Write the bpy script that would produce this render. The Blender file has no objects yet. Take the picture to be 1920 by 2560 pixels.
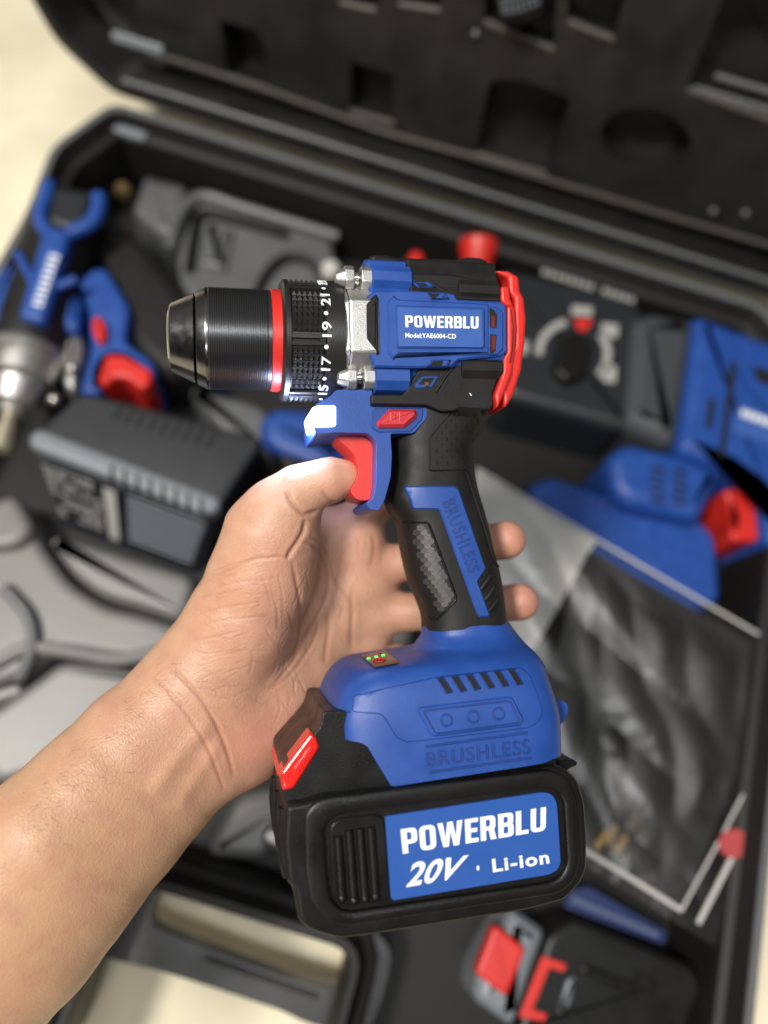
import bpy, bmesh, math, random
import numpy as np
from mathutils import Vector, Matrix
from mathutils.bvhtree import BVHTree
random.seed(7); rng = np.random.default_rng(7)
S = bpy.context.scene; COL = S.collection
R = math.radians

# ------------------------------------------------------------------ camera
F = 1924.0; CX = 960.0; CY = 1280.0           # focal length and centre in photo pixels (1920 x 2560)
PITCH = R(70); ROLL = R(17.3); CAMH = 0.62
X_ = Vector((1,0,0)); p0 = Vector((0, math.sin(PITCH), math.cos(PITCH)))
cr = math.cos(ROLL)*X_ + math.sin(ROLL)*p0
cu = -math.sin(ROLL)*X_ + math.cos(ROLL)*p0
cb = cr.cross(cu)
CAM = Matrix(((cr.x,cu.x,cb.x,0),(cr.y,cu.y,cb.y,0),(cr.z,cu.z,cb.z,CAMH),(0,0,0,1)))
cd = bpy.data.cameras.new('camera'); cam = bpy.data.objects.new('camera', cd); COL.objects.link(cam)
cam.matrix_world = CAM; S.camera = cam
cd.sensor_fit = 'VERTICAL'; cd.sensor_height = 24; cd.lens = 24*F/2560
cd.clip_start = 0.01; cd.clip_end = 50
cd.dof.use_dof = True; cd.dof.focus_distance = 0.300
cd.dof.aperture_fstop = (cd.lens/1000)/0.0088      # 9 mm opening

# ------------------------------------------------------------------ world and lamps
W = bpy.data.worlds.new('World'); S.world = W; W.use_nodes = True
nt = W.node_tree; bg = nt.nodes['Background']
tc = nt.nodes.new('ShaderNodeTexCoord'); sep = nt.nodes.new('ShaderNodeSeparateXYZ'); rmp = nt.nodes.new('ShaderNodeValToRGB')
nt.links.new(tc.outputs['Generated'], sep.inputs[0]); nt.links.new(sep.outputs['Z'], rmp.inputs[0])
rmp.color_ramp.elements[0].position = 0.0; rmp.color_ramp.elements[0].color = (0.30,0.28,0.26,1)
rmp.color_ramp.elements[1].position = 0.9; rmp.color_ramp.elements[1].color = (1.0,0.98,0.95,1)
dt = nt.nodes.new('ShaderNodeVectorMath'); dt.operation='DOT_PRODUCT'; dt.inputs[1].default_value = (-.8,.35,.45); nt.links.new(tc.outputs['Generated'], dt.inputs[0])
r2 = nt.nodes.new('ShaderNodeValToRGB'); r2.color_ramp.elements[0].position=.45; r2.color_ramp.elements[0].color=(.55,.55,.55,1); r2.color_ramp.elements[1].position=.85; r2.color_ramp.elements[1].color=(1.9,1.9,1.85,1); nt.links.new(dt.outputs['Value'], r2.inputs[0])
mm = nt.nodes.new('ShaderNodeMix'); mm.data_type='RGBA'; mm.blend_type='MULTIPLY'; mm.inputs[0].default_value=1; nt.links.new(rmp.outputs[0], mm.inputs[6]); nt.links.new(r2.outputs[0], mm.inputs[7])
nt.links.new(mm.outputs[2], bg.inputs[0]); bg.inputs[1].default_value = 0.17
def area(name, cam_pos, target, sx, sy, power, color):
    l = bpy.data.lights.new(name, 'AREA'); l.shape = 'RECTANGLE'; l.size = sx; l.size_y = sy; l.energy = power; l.color = color
    o = bpy.data.objects.new(name, l); COL.objects.link(o)
    p = CAM @ Vector(cam_pos); t = CAM @ Vector(target)
    o.matrix_world = Matrix.Translation(p) @ (p-t).to_track_quat('Z','Y').to_matrix().to_4x4()
    return o
area('ceiling_and_fill_lamp', (-0.85,0.62,1.85), (0,-0.05,-0.40), 0.44, 0.34, 66, (1.0,0.95,0.87))
area('ceiling_and_fill_lamp', (0.15,0.42,1.9), (0,-0.05,-0.40), 1.1, 0.20, 20, (0.94,0.97,1.0))
area('ceiling_and_fill_lamp', (-0.45,-0.85,1.35), (0.05,0.30,-0.55), 0.30, 0.30, 6, (1.0,0.86,0.70))  # warm fill lamp added to brighten the lid, no such source seen
S.view_settings.view_transform = 'Standard'; S.view_settings.look = 'None'
S.view_settings.exposure = 0.0; S.view_settings.gamma = 1; S.view_settings.use_curve_mapping = False
S.cycles.use_denoising = True
S.cycles.max_bounces = 8; S.cycles.transparent_max_bounces = 12
S.cycles.sample_clamp_indirect = 4; S.cycles.caustics_reflective = False; S.cycles.caustics_refractive = False

# ------------------------------------------------------------------ materials
def mat(name, col, rough=0.5, metal=0.0, bump=0.0, bscale=1500, var=0.0, vscale=60, spec=0.5, coat=0.0, sss=0.0, dirt=0.0, alpha=1.0, rvar=0.0):
    m = bpy.data.materials.new(name); m.use_nodes = True; t = m.node_tree; b = t.nodes['Principled BSDF']
    b.inputs['Base Color'].default_value = (*col,1); b.inputs['Roughness'].default_value = rough; b.inputs['Metallic'].default_value = metal
    b.inputs['Specular IOR Level'].default_value = spec; b.inputs['Coat Weight'].default_value = coat
    co = t.nodes.new('ShaderNodeTexCoord')
    if bump:
        n = t.nodes.new('ShaderNodeTexNoise'); n.inputs['Scale'].default_value = bscale; n.inputs['Detail'].default_value = 3
        t.links.new(co.outputs['Object'], n.inputs['Vector'])
        bp = t.nodes.new('ShaderNodeBump'); bp.inputs['Strength'].default_value = bump; bp.inputs['Distance'].default_value = 0.0004
        t.links.new(n.outputs[0], bp.inputs['Height']); t.links.new(bp.outputs[0], b.inputs['Normal'])
    if var or rvar:
        n2 = t.nodes.new('ShaderNodeTexNoise'); n2.inputs['Scale'].default_value = vscale; n2.inputs['Detail'].default_value = 6
        t.links.new(co.outputs['Object'], n2.inputs['Vector'])
        if var:
            mr = t.nodes.new('ShaderNodeMapRange'); mr.inputs[1].default_value = .3; mr.inputs[2].default_value = .7
            mr.inputs[3].default_value = 1-var; mr.inputs[4].default_value = 1+var
            t.links.new(n2.outputs[0], mr.inputs[0])
            mx = t.nodes.new('ShaderNodeVectorMath'); mx.operation = 'SCALE'; mx.inputs[0].default_value = col
            t.links.new(mr.outputs[0], mx.inputs['Scale']); t.links.new(mx.outputs[0], b.inputs['Base Color'])
        if rvar:
            mq = t.nodes.new('ShaderNodeMapRange'); mq.inputs[1].default_value = .35; mq.inputs[2].default_value = .65
            mq.inputs[3].default_value = rough-rvar; mq.inputs[4].default_value = rough+rvar
            t.links.new(n2.outputs[0], mq.inputs[0]); t.links.new(mq.outputs[0], b.inputs['Roughness'])
    return m
def emit(name, col, strength):
    m = bpy.data.materials.new(name); m.use_nodes = True; b = m.node_tree.nodes['Principled BSDF']
    b.inputs['Base Color'].default_value = (*col,1); b.inputs['Emission Color'].default_value = (*col,1); b.inputs['Emission Strength'].default_value = strength
    return m
M = dict(
 blue = mat('blue_plastic', (0.0155,0.065,0.30), .42, bump=.28, bscale=2400, var=.09, vscale=90, rvar=.06),
 blueshade = mat('blue_plastic_shaded', (0.011,0.046,0.225), .45, bump=.25, bscale=2200),  # darker copy of the blue, painting the shadows of embossed lettering
 label = mat('label_film', (0.045,0.11,0.37), .33, rvar=.05, vscale=200),
 label2 = mat('battery_label_film', (0.026,0.092,0.36), .36, rvar=.05, vscale=120),
 white = mat('white_print', (0.82,0.84,0.86), .5),
 rubber = mat('black_rubber', (0.0105,0.010,0.0096), .50, spec=.32, bump=.35, bscale=2600, var=.15, vscale=120, rvar=.07),
 blackpl = mat('black_plastic', (0.0085,0.0083,0.0082), .34, spec=.28, bump=.3, bscale=1700, rvar=.08, vscale=90),
 void = mat('vent_darkness', (0.004,0.004,0.004), .8),
 redvoid = mat('dark_red_inner', (0.12,0.008,0.006), .6),
 red = mat('red_plastic', (0.62,0.025,0.018), .40, bump=.1, bscale=1500, var=.04),
 redsw = mat('switch_red_plastic', (0.50,0.025,0.035), .45, bump=.15, bscale=1800),
 redgloss = mat('glossy_red_plastic', (0.72,0.02,0.015), .2, bump=.05, bscale=300, coat=.3),
 cast = mat('cast_metal', (0.50,0.49,0.47), .38, .85, bump=.35, bscale=2200, var=.07, vscale=150, rvar=.06),
 steel = mat('steel', (0.62,0.6,0.56), .2, 1.0),
 chuck = mat('blackened_steel', (0.20,0.20,0.205), .21, 1.0, rvar=.05, vscale=300),
 chuckpl = mat('ribbed_black_plastic', (0.085,0.085,0.09), .30, .85),
 collar = mat('collar_black_plastic', (0.014,0.0135,0.0135), .4, bump=.2, bscale=1500),
 led = emit('lit_lamp_lens', (0.86,0.93,1.0), 6.0),
 green = emit('green_led', (0.12,0.8,0.15), 1.0),
 redled = mat('red_icon', (0.5,0.03,0.03), .4),
 screen = mat('display_window', (0.02,0.012,0.008), .15),
 casepl = mat('case_black_plastic', (0.0125,0.0118,0.011), .36, bump=.3, bscale=900, var=.15, rvar=.08, vscale=30),
 caserim = mat('case_rim_plastic', (0.13,0.135,0.14), .30, bump=.3, bscale=900),
 trayshade = mat('shaded_grey_tray_plastic', (0.105,0.108,0.112), .42, bump=.3, bscale=700, var=.15, vscale=25),  # shaded copy of the grey tray plastic, weaker light at the back painted in
 tray = mat('grey_tray_plastic', (0.175,0.172,0.167), .40, bump=.3, bscale=700, var=.08, vscale=25),
 charc = mat('charger_plastic', (0.016,0.018,0.022), .42, bump=.3, bscale=900, var=.1),
 chargrey = mat('charger_grey_plastic', (0.19,0.21,0.235), .4, bump=.2, bscale=900),
 greypr = mat('grey_print', (0.36,0.355,0.34), .5),
 brass = mat('brass', (0.7,0.5,0.22), .3, .9),
 paper = mat('paper', (0.56,0.55,0.52), .7, var=.06, vscale=20),
)
def floor_mat():
    m = mat('cream_floor', (0.82,0.745,0.55), .6, var=.22, vscale=7, bump=.2, bscale=200); return m
M['floor'] = floor_mat()

# ------------------------------------------------------------------ helpers
def tag(o, label=None, cat=None, group=None, kind=None):
    if label: o['label'] = label
    if cat: o['category'] = cat
    if group: o['group'] = group
    if kind: o['kind'] = kind
    return o
def root(o):
    while o.parent: o = o.parent
    return o
def thing(name, label, cat, loc=(0,0,0), mw=None, group=None):
    o = bpy.data.objects.new(name, None); COL.objects.link(o); o.empty_display_size = .02
    if mw is not None: o.matrix_world = mw; o['_loc'] = (0.,0.,0.)
    else: o.location = loc; o['_loc'] = tuple(loc)
    return tag(o, label, cat, group)
LOC = {}
def obj(name, bm, m, parent=None, bevel=0, seg=2, angle=35, subsurf=0, recalc=True, label=None):
    me = bpy.data.meshes.new(name)
    if isinstance(bm, bmesh.types.BMesh):
        if recalc: bmesh.ops.recalc_face_normals(bm, faces=bm.faces)
        bm.to_mesh(me); bm.free()
    else: me = bm
    o = bpy.data.objects.new(name, me); COL.objects.link(o)
    ms = m if isinstance(m, (list,tuple)) else [m]
    for q in ms: me.materials.append(q)
    if parent is not None:
        l = Vector(root(parent).get('_loc', (0,0,0)))
        if l.length: me.transform(Matrix.Translation(-l))
        o.parent = parent
    me.shade_smooth(); me.set_sharp_from_angle(angle=R(angle))
    if bevel:
        b = o.modifiers.new('bevel','BEVEL'); b.width = bevel; b.segments = seg; b.limit_method = 'ANGLE'; b.angle_limit = R(30)
        b.use_clamp_overlap = True
    if subsurf:
        s = o.modifiers.new('sub','SUBSURF'); s.levels = subsurf; s.render_levels = subsurf
    if len(me.vertices) < 20000:
        w = o.modifiers.new('normals','WEIGHTED_NORMAL'); w.keep_sharp = True; w.weight = 80
    if label: o['label'] = label
    return o
def rnd(pts, r, n=4):
    """round the corners of a closed 2-D polygon"""
    out = []; N = len(pts)
    for i in range(N):
        p, a, b = Vector(pts[i]), Vector(pts[i-1]), Vector(pts[(i+1)%N])
        da, db = a-p, b-p; la, lb = da.length, db.length
        k = min(r, la*.45, lb*.45)
        p1 = p + da*(k/max(la,1e-9)); p2 = p + db*(k/max(lb,1e-9))
        for j in range(n+1):
            t = j/n; out.append(tuple((1-t)**2*p1 + 2*t*(1-t)*p + t*t*p2))
    return out
def prism(poly, z0, z1, bm=None, f=None):
    """extrude a 2-D polygon from z0 to z1; f maps (x,y,z) to 3-D"""
    bm = bm or bmesh.new(); f = f or (lambda x,y,z: (x,y,z))
    a = [bm.verts.new(f(x,y,z0)) for x,y in poly]; b = [bm.verts.new(f(x,y,z1)) for x,y in poly]
    n = len(poly)
    bm.faces.new(a[::-1]); bm.faces.new(b)
    for i in range(n): bm.faces.new((a[i],a[(i+1)%n],b[(i+1)%n],b[i]))
    return bm
def box(bm, lo, hi, f=None):
    return prism([(lo[0],lo[1]),(hi[0],lo[1]),(hi[0],hi[1]),(lo[0],hi[1])], lo[2], hi[2], bm, f)
def loft(rings, bm=None, cap=True):
    bm = bm or bmesh.new(); vs = [[bm.verts.new(p) for p in r] for r in rings]; n = len(rings[0])
    for a,b in zip(vs, vs[1:]):
        for i in range(n): bm.faces.new((a[i],a[(i+1)%n],b[(i+1)%n],b[i]))
    if cap: bm.faces.new(vs[0][::-1]); bm.faces.new(vs[-1])
    return bm
def crom(vals, n):
    """Catmull-Rom through rows of numbers, n steps per span"""
    v = np.array(vals, float); out = []
    for i in range(len(v)-1):
        p0_, p1, p2, p3 = v[max(i-1,0)], v[i], v[i+1], v[min(i+2,len(v)-1)]
        for j in range(n):
            t = j/n
            out.append(.5*((2*p1)+(-p0_+p2)*t+(2*p0_-5*p1+4*p2-p3)*t*t+(-p0_+3*p1-3*p2+p3)*t**3))
    out.append(v[-1]); return np.array(out)
def lathe(prof, f, seg=96, bm=None):
    """prof: (x, r) pairs; f(x, r, ang) -> 3-D"""
    return loft([[f(x,r,2*math.pi*i/seg) for i in range(seg)] for x,r in prof], bm)
def tube(pts, rad, bm=None, seg=10, cap=True):
    pts = [Vector(p) for p in pts]; rings = []; prev = None
    for i,p in enumerate(pts):
        d = (pts[min(i+1,len(pts)-1)]-pts[max(i-1,0)]).normalized()
        if prev is None: u = d.orthogonal().normalized()
        else: u = (prev - d*prev.dot(d)).normalized()
        prev = u; w = d.cross(u); r = rad[i] if hasattr(rad,'__len__') else rad
        rings.append([p + (u*math.cos(2*math.pi*k/seg)+w*math.sin(2*math.pi*k/seg))*r for k in range(seg)])
    return loft(rings, bm, cap)

# ------------------------------------------------------------------ setting: floor
bm = bmesh.new(); bmesh.ops.create_grid(bm, x_segments=2, y_segments=2, size=3.0)
fl = obj('floor', bm, M['floor']); tag(fl, kind='structure')
fl['label'] = 'cream coloured floor under the open tool case'

# pixel of the 1659-wide view -> point on the horizontal plane z
CAMP = Vector((0,0,CAMH))
def vray(vx, vy):
    u, v = vx*1920/1659, vy*1920/1659
    return (CAM.to_3x3() @ Vector(((u-CX)/F, -(v-CY)/F, -1)))
def at(vx, vy, z):
    d = vray(vx, vy); t = (z-CAMH)/d.z
    return CAMP + d*t
def at2(pts, z): return [tuple(at(x,y,z)[:2]) for x,y in pts]

# ------------------------------------------------------------------ tool case
ZR = 0.100
hinge = at(640, 345, ZR); yH = hinge.y
xL = at(0, 560, ZR).x; xR = at(1640, 2085, ZR).x; yF = at(640, 1960, ZR).y
cham = 0.055
case = thing('tool_case', 'open black plastic tool case with grey moulded tray and raised lid, on the floor', 'tool case', ((xL+xR)/2,(yF+yH)/2,0))
c0 = at(240,228,ZR); c1 = at(110,318,ZR)
yF2 = yF-.125; xn0 = at(195,2150,.06).x; xn1 = at(705,2212,.06).x; yN = at(640,1962,0.0).y
outer = [(xL,yF2+cham),(xL, c1.y-.07),(c1.x,c1.y),(c0.x,yH),(xR-cham,yH),(xR,yH-cham),(xR,yF2+cham),(xR-cham,yF2),(xn1,yF2),(xn1,yN),(xn0,yN),(xn0,yF2),(xL+cham,yF2)]
def inset(poly, d):
    n = len(poly); out = []
    area_ = sum(poly[i][0]*poly[(i+1)%n][1]-poly[(i+1)%n][0]*poly[i][1] for i in range(n)); s = 1 if area_ > 0 else -1
    for i in range(n):
        p, a, b = Vector(poly[i]), Vector(poly[i-1]), Vector(poly[(i+1)%n])
        d1 = (p-a).normalized(); d2 = (b-p).normalized()
        n1 = Vector((-d1.y,d1.x))*s; n2 = Vector((-d2.y,d2.x))*s
        bis = (n1+n2); k = d/max(.3,(1+n1.dot(n2))) 
        out.append(tuple(p+bis*k))
    return out
o_r = rnd(outer,.013,4)
rings = []
for d,z in [(.012,.001),(.004,.012),(0.0,.06),(0,ZR-.004),(.0015,ZR),(.0062,ZR),(.0072,ZR-.003),(.012,ZR-.012),(.017,ZR-.014),(.019,ZR-.018),(.022,.02)]:
    rings.append([(x,y,z) for x,y in inset(o_r,d)])
bm = loft(rings, cap=False)
for d,z in ((.012,.001),(.012,.0205)):
    vs = [bm.verts.new((x,y,z)) for x,y in inset(o_r,d)]
    bmesh.ops.triangle_fill(bm, use_beauty=True, edges=[bm.edges.new((vs[i],vs[(i+1)%len(vs)])) for i in range(len(vs))])
base = obj('base', bm, mat('case_well_plastic',(0.011,0.0105,0.010),.55,spec=.3,bump=.3,bscale=900), case)
rl_ = [[(x,y,z) for x,y in inset(o_r,d)] for d,z in [(-.0015,ZR-.012),(-.0015,ZR-.006),(.0005,ZR+.0012),(.0058,ZR+.0012),(.0066,ZR-.002)]]
keep = [not (xn0-.03 < x < xn1+.03 and y < yN+.03) for x,y in o_r]
bm = bmesh.new(); vs = [[bm.verts.new(p) for p in r] for r in rl_]; nn_ = len(o_r)
for a,b in zip(vs,vs[1:]):
    for k in range(nn_):
        if keep[k] and keep[(k+1)%nn_]: bm.faces.new((a[k],a[(k+1)%nn_],b[(k+1)%nn_],b[k]))
bmesh.ops.delete(bm, geom=[v for v in bm.verts if not v.link_faces], context='VERTS')
rim = obj('rim', bm, M['caserim'], base)

# carry handle at the front edge: bar joined by two curved ends
def hp(vx,vy): return at(vx,vy,.060)
hout = rnd(at2([(250,1850),(380,1868),(520,1912),(800,2000),(850,2050),(830,2150),(790,2250),(650,2205),(610,2184),(476,2139),(341,2096),(252,2077),(160,2040),(150,1900)], .06), .010, 4)
h1 = rnd(at2([(372,1895),(430,1902),(520,1938),(633,1973),(740,2015),(785,2045),(790,2080),(758,2135),(677,2128),(588,2099),(431,2041),(332,2000),(325,1975),(345,1915)], .06), .009, 4)
def holes_panel(outerp, holes, f, z1, depth, bm=None, floor=True, shrink=0.0):
    bm = bm or bmesh.new()
    def ring(p, z): return [bm.verts.new(f(x,y,z)) for x,y in p]
    ed = []
    loops = [ring(outerp, z1)] + [ring(h, z1) for h,_ in holes]
    for vs in loops:
        for i in range(len(vs)): ed.append(bm.edges.new((vs[i],vs[(i+1)%len(vs)])))
    bmesh.ops.triangle_fill(bm, use_beauty=True, use_dissolve=False, edges=ed)
    for vs,(h,d) in zip(loops[1:], holes):
        if d is None: d = depth; cap = False
        else: cap = floor
        bot = ring(inset(h, shrink) if shrink else h, z1-d); n = len(vs)
        for i in range(n): bm.faces.new((vs[i],vs[(i+1)%n],bot[(i+1)%n],bot[i]))
        if cap: bm.faces.new(bot)
    bot = ring(outerp, z1-depth); vs = loops[0]; n = len(vs)
    for i in range(n): bm.faces.new((vs[i],vs[(i+1)%n],bot[(i+1)%n],bot[i]))
    return bm
bm = holes_panel(hout, [(h1,None)], lambda x,y,z:(x,y,z), .060, .020)
hd = obj('carry_handle', bm, M['casepl'], case, bevel=.004, seg=3)
bm = prism(rnd(at2([(445,2062),(690,2148),(684,2160),(440,2075)],.0605),.002), .0595,.0615)
obj('grip_pad', bm, M['rubber'], hd, bevel=.0006)

# moulded tray: grey islands standing in the dark well
tray = None
def isl(pts, z0, z1, r=.010, m='tray'):
    global tray
    b = bmesh.new(); p = rnd(at2(pts, z1), r, 5)
    loft([[(x,y,z0) for x,y in inset(p,-.003)],[(x,y,z1-.008) for x,y in p],[(x,y,z1-.0035) for x,y in inset(p,.0012)],[(x,y,z1-.001) for x,y in inset(p,.0038)],[(x,y,z1) for x,y in inset(p,.008)]], b)
    o = obj('tray_block', b, M[m], case, angle=40)
isl([(312,372),(405,398),(380,505),(345,505),(283,452)], .015, .062, .006, 'trayshade')
isl([(430,418),(560,452),(720,510),(740,700),(560,720),(470,690),(390,630),(378,540)], .015, .052, .012, 'trayshade')
isl([(445,470),(508,490),(490,585),(425,570)], .05, .058, .004, 'trayshade')
obj('tray_ridge', tube([Vector(p) for p in crom([tuple(at(x,y,.056)) for x,y in ((368,540),(378,490),(398,448),(440,424),(520,448),(605,474),(730,512))],5)], .0052), M['trayshade'], case)
obj('tray_ridge', tube([Vector(p) for p in crom([tuple(at(x,y,.056)) for x,y in ((408,585),(418,520),(436,462),(520,478),(620,506))],5)], .0040), M['blackpl'], case)
obj('tray_ridge', tube([Vector(p) for p in crom([tuple(at(x,y,.058)) for x,y in ((-20,1440),(60,1400),(150,1408),(260,1424),(372,1400))],5)], .0050), M['tray'], case)
obj('tray_ridge', tube([Vector(p) for p in crom([tuple(at(x,y,.060)) for x,y in ((10,1270),(60,1330),(70,1400),(40,1470))],5)], .0045), M['trayshade'], case)
isl([(400,832),(560,870),(620,930),(600,1000),(500,960)], .015, .050, .010, 'trayshade')
isl([(-60,1120),(60,1105),(90,1180),(150,1260),(230,1310),(300,1325),(395,1355),(360,1440),(240,1420),(120,1400),(70,1450),(-60,1500)], .015, .055)
isl([(95,1155),(175,1170),(425,1248),(398,1345),(300,1310),(215,1285),(150,1235)], .015, .060)
isl([(80,1465),(130,1425),(230,1438),(365,1455),(300,1560),(140,1660),(-20,1700),(-60,1560)], .015, .058)
isl([(-60,1500),(40,1470),(60,1500),(-60,1540)], .015, .05)
isl([(440,1850),(515,1715),(610,1690),(640,1760),(570,1860)], .015, .050)
isl([(-40,1090),(30,1060),(75,1140),(40,1180),(-40,1190)], .015, .066)
isl([(-60,1720),(120,1670),(90,1760),(-60,1830)], .015, .05)
isl([(700,1250),(900,1290),(890,1400),(720,1360)], .015, .045)

# lid, leaning back from the hinge
LA = R(22)
ey = Vector((0,math.sin(LA),math.cos(LA))); en = Vector((0,-math.cos(LA),math.sin(LA)))
LO = Vector((0,yH+.004,ZR+.004))
def lid3(x,y,n): return LO + X_*x + ey*y + en*n
def lidp(vx,vy,n):
    d = vray(vx,vy); o = LO+en*n; t = en.dot(o-CAMP)/en.dot(d); p = CAMP+d*t-o
    return (p.x, p.dot(ey))
LD = .045                                         # depth of the lid
lx0 = lidp(240,212,0)[0]; LH = .40; lx1 = xR-.03
e1 = lidp(118,92,0); e2 = lidp(55,-15,0)
lout = [(lx0,0.0),(lx1,0.0),(lx1+.04,.05),(lx1+.04,LH-.05),(lx1,LH),(e2[0],LH),(e2[0]-.02,LH-.05),e2,e1]
lo = rnd(lout,.012,4)
rings = [[lid3(x,y,n) for x,y in inset(lo,d)] for d,n in [(.02,-LD-.034),(.006,-LD-.028),(0,-LD+.01),(0,-.003),(.002,0),(.009,0),(.011,-.003),(.013,-.012),(.015,-LD+.003)]]
bm = loft(rings, cap=False); bm.verts.ensure_lookup_table(); bm.faces.new(list(bm.verts)[:len(lo)])
lid = obj('lid', bm, M['casepl'], case)
PN = -LD+.006
def lp(pts): return [lidp(x,y,PN) for x,y in pts]
pan = inset(lo,.0125)
py = lidp(330,125,PN)[1]
pan = [(x,max(y,py)) for x,y in pan]
px0 = lidp(300,60,PN)[0]
pan = [(max(x,px0),y) for x,y in pan]
cl = []
for p in pan:
    if not cl or (Vector(p)-Vector(cl[-1])).length > 1e-4: cl.append(p)
if (Vector(cl[0])-Vector(cl[-1])).length < 1e-4: cl.pop()
ell = [(1395+98*math.cos(a),300+66*math.sin(a)+10*math.cos(a)) for a in np.linspace(0,2*math.pi,28)[:-1]]
holes = [(lp([(474,44),(548,62),(575,105),(575,192),(492,166)]),.034),
         (lp([(757,132),(850,160),(850,265),(757,240)]),.034),
         (rnd(lp([(1058,172),(1130,172),(1235,212),(1180,375),(1027,332)]),.008),.034),
         (lp(ell),.030),
         (rnd(lp([(1575,-40),(1800,-40),(1800,310),(1482,192)]),.004),.034),
         (rnd(lp([(1048,-40),(1205,-40),(1196,106),(1046,46)]),.003),.030),
         (rnd(lp([(1228,-30),(1356,-30),(1325,84),(1226,46)]),.003),.030),
         (rnd(lp([(858,-40),(958,-40),(950,22),(862,8)]),.003),.030),
         (rnd(lp([(720,-50),(830,-40),(812,22),(735,4)]),.003),.030)]
bm = holes_panel(cl, holes, lambda x,y,n: lid3(x,y,n), PN, .03, shrink=.003)
obj('inner_panel', bm, M['casepl'], lid, bevel=.0018, seg=3, angle=50)
for y,n in ((.004,-.004),(.012,.0),):
    bm = bmesh.new(); box(bm, (lx0+.01,y,n-.004), (lx1-.01,y+.0035,n), lid3); obj('hinge_rib', bm, M['caserim'], lid, bevel=.001)
# ledges seen in the large recess of the lid
for a,b in (((1545,165),(1800,240)),((1500,192),(1800,280))):
    p = lidp(*a,PN-.008); q = lidp(*b,PN-.008)
    obj('ledge', tube([lid3(*p,PN-.010), lid3(*q,PN-.010)], .0022), M['caserim'], lid)
for vx,vy in ((1028,72),(1610,460),(1540,455)):
    p = lidp(vx,vy,PN); c = lid3(*p,PN+.001); b = bmesh.new(); bmesh.ops.create_uvsphere(b, u_segments=14, v_segments=8, radius=.003); bmesh.ops.translate(b, verts=b.verts, vec=c)
    obj('rivet', b, M['caserim'], lid)
lips = [((318,112),(560,188),(830,286),(1020,338),(1180,388),(1480,478),(1800,570)),((492,168),(575,194)),((757,242),(850,268)),((1028,334),(1180,378)),((1046,48),(1196,108)),((1226,48),(1325,86)),((862,10),(950,24)),((735,6),(812,24)),((1484,194),(1800,308))]  # paler strips along the lid edges, their highlights put into the colour
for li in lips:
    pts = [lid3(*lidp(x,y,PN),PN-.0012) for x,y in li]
    obj('ledge', tube(pts,.0026,seg=10), mat('edge_highlight_plastic',(.085,.078,.070),.28) if 'edge_highlight_plastic' not in bpy.data.materials else bpy.data.materials['edge_highlight_plastic'], lid)
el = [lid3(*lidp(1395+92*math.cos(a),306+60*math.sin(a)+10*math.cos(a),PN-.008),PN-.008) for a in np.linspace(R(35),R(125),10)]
obj('ledge', tube(el,.0022,seg=8), bpy.data.materials['edge_highlight_plastic'], lid)
# latch tabs on the rims
for vx,vy in ((300,92),(268,285)):
    b = bmesh.new()
    if vy < 200:
        p = lidp(vx,vy,-.02); f = lambda x,y,z,p=p: lid3(p[0]+x,p[1]+y,-.02+z)
        box(b,(-.022,-.004,0),(.022,.004,.004),f)
    else:
        c = at(vx,vy,ZR-.014); f = lambda x,y,z,c=c: c+Vector((x,y,z)); box(b,(-.020,-.004,-.003),(.020,.004,.004),f)
    obj('latch_tab', b, M['chargrey'], case, bevel=.0015)

# ------------------------------------------------------------------ tools lying in the case
def dome(pts, z0, z1, r=.006, d=.006, steps=5):
    """upright block whose top edge is rolled over, outline given on its top"""
    p = rnd(at2(pts, z1-d*.5), r, 5); rg = [[(x,y,z0) for x,y in p]]
    for i in range(steps+1):
        a = i/steps*math.pi/2
        rg.append([(x,y,z1-d+d*math.sin(a)) for x,y in inset(p, d*(1-math.cos(a)))])
    return loft(rg)
def patch(pts, z, h=.0008, r=.0015):
    return prism(rnd(at2(pts,z),r,3), z-.002, z+h)

# --- impact wrench at the far left, lying on its side
iw = thing('impact_wrench', 'blue and black impact wrench with silver nose lying at the left end of the case', 'power tool', tuple(at(150,700,.02)))
axA = at(150,440,.085); axB = at(58,770,.085); axd = (axB-axA)
def axis_lathe(prof, a, d, seg=40, flat=1.0):
    d = d.normalized()
    u = d.cross(Vector((0,0,1))).normalized(); w = u.cross(d)
    return lathe(prof, lambda x,r,t: a + d*x + u*(r*math.cos(t)) + w*(r*math.sin(t)*flat), seg)
def bent(pts, z, r): return tube([Vector(p) for p in crom([tuple(at(x,y,z)) for x,y in pts],5)], r, seg=14)
Lx = axd.length
body = obj('body', axis_lathe([(0,.016),(.004,.022),(.02,.026),(.05,.0275),(Lx*.85,.029),(Lx*.96,.026),(Lx*1.02,.016)], axA, axd), M['rubber'], iw)
strip = obj('top_shell', dome([(96,488),(155,500),(97,700),(38,688)], .09, .117, .006, .005), M['blue'], iw)
obj('label', patch([(104,540),(132,546),(88,680),(58,674)], .117, .0006), M['label'], strip)
bm = bmesh.new()
for i in range(9):
    x = 112-4.4*i; y = 552+13*i
    prism(rnd(at2([(x-5,y-4),(x+17,y+1),(x+15,y+7),(x-7,y+2)],.118),.0004,2),.117,.1182,bm)
obj('lettering', bm, M['white'], strip)
obj('shell_arm', bent([(106,396),(98,430),(88,456),(90,484),(108,506)],.112,.0056), M['blue'], iw)
obj('shell_arm', bent([(214,424),(213,452),(194,484),(146,506)],.110,.0060), M['blue'], iw)
obj('shell_arm', bent([(164,604),(120,622),(92,640)],.110,.0036), M['blue'], iw)
obj('shell_arm', bent([(38,548),(66,600),(78,640)],.112,.0034), M['blue'], iw)
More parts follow.
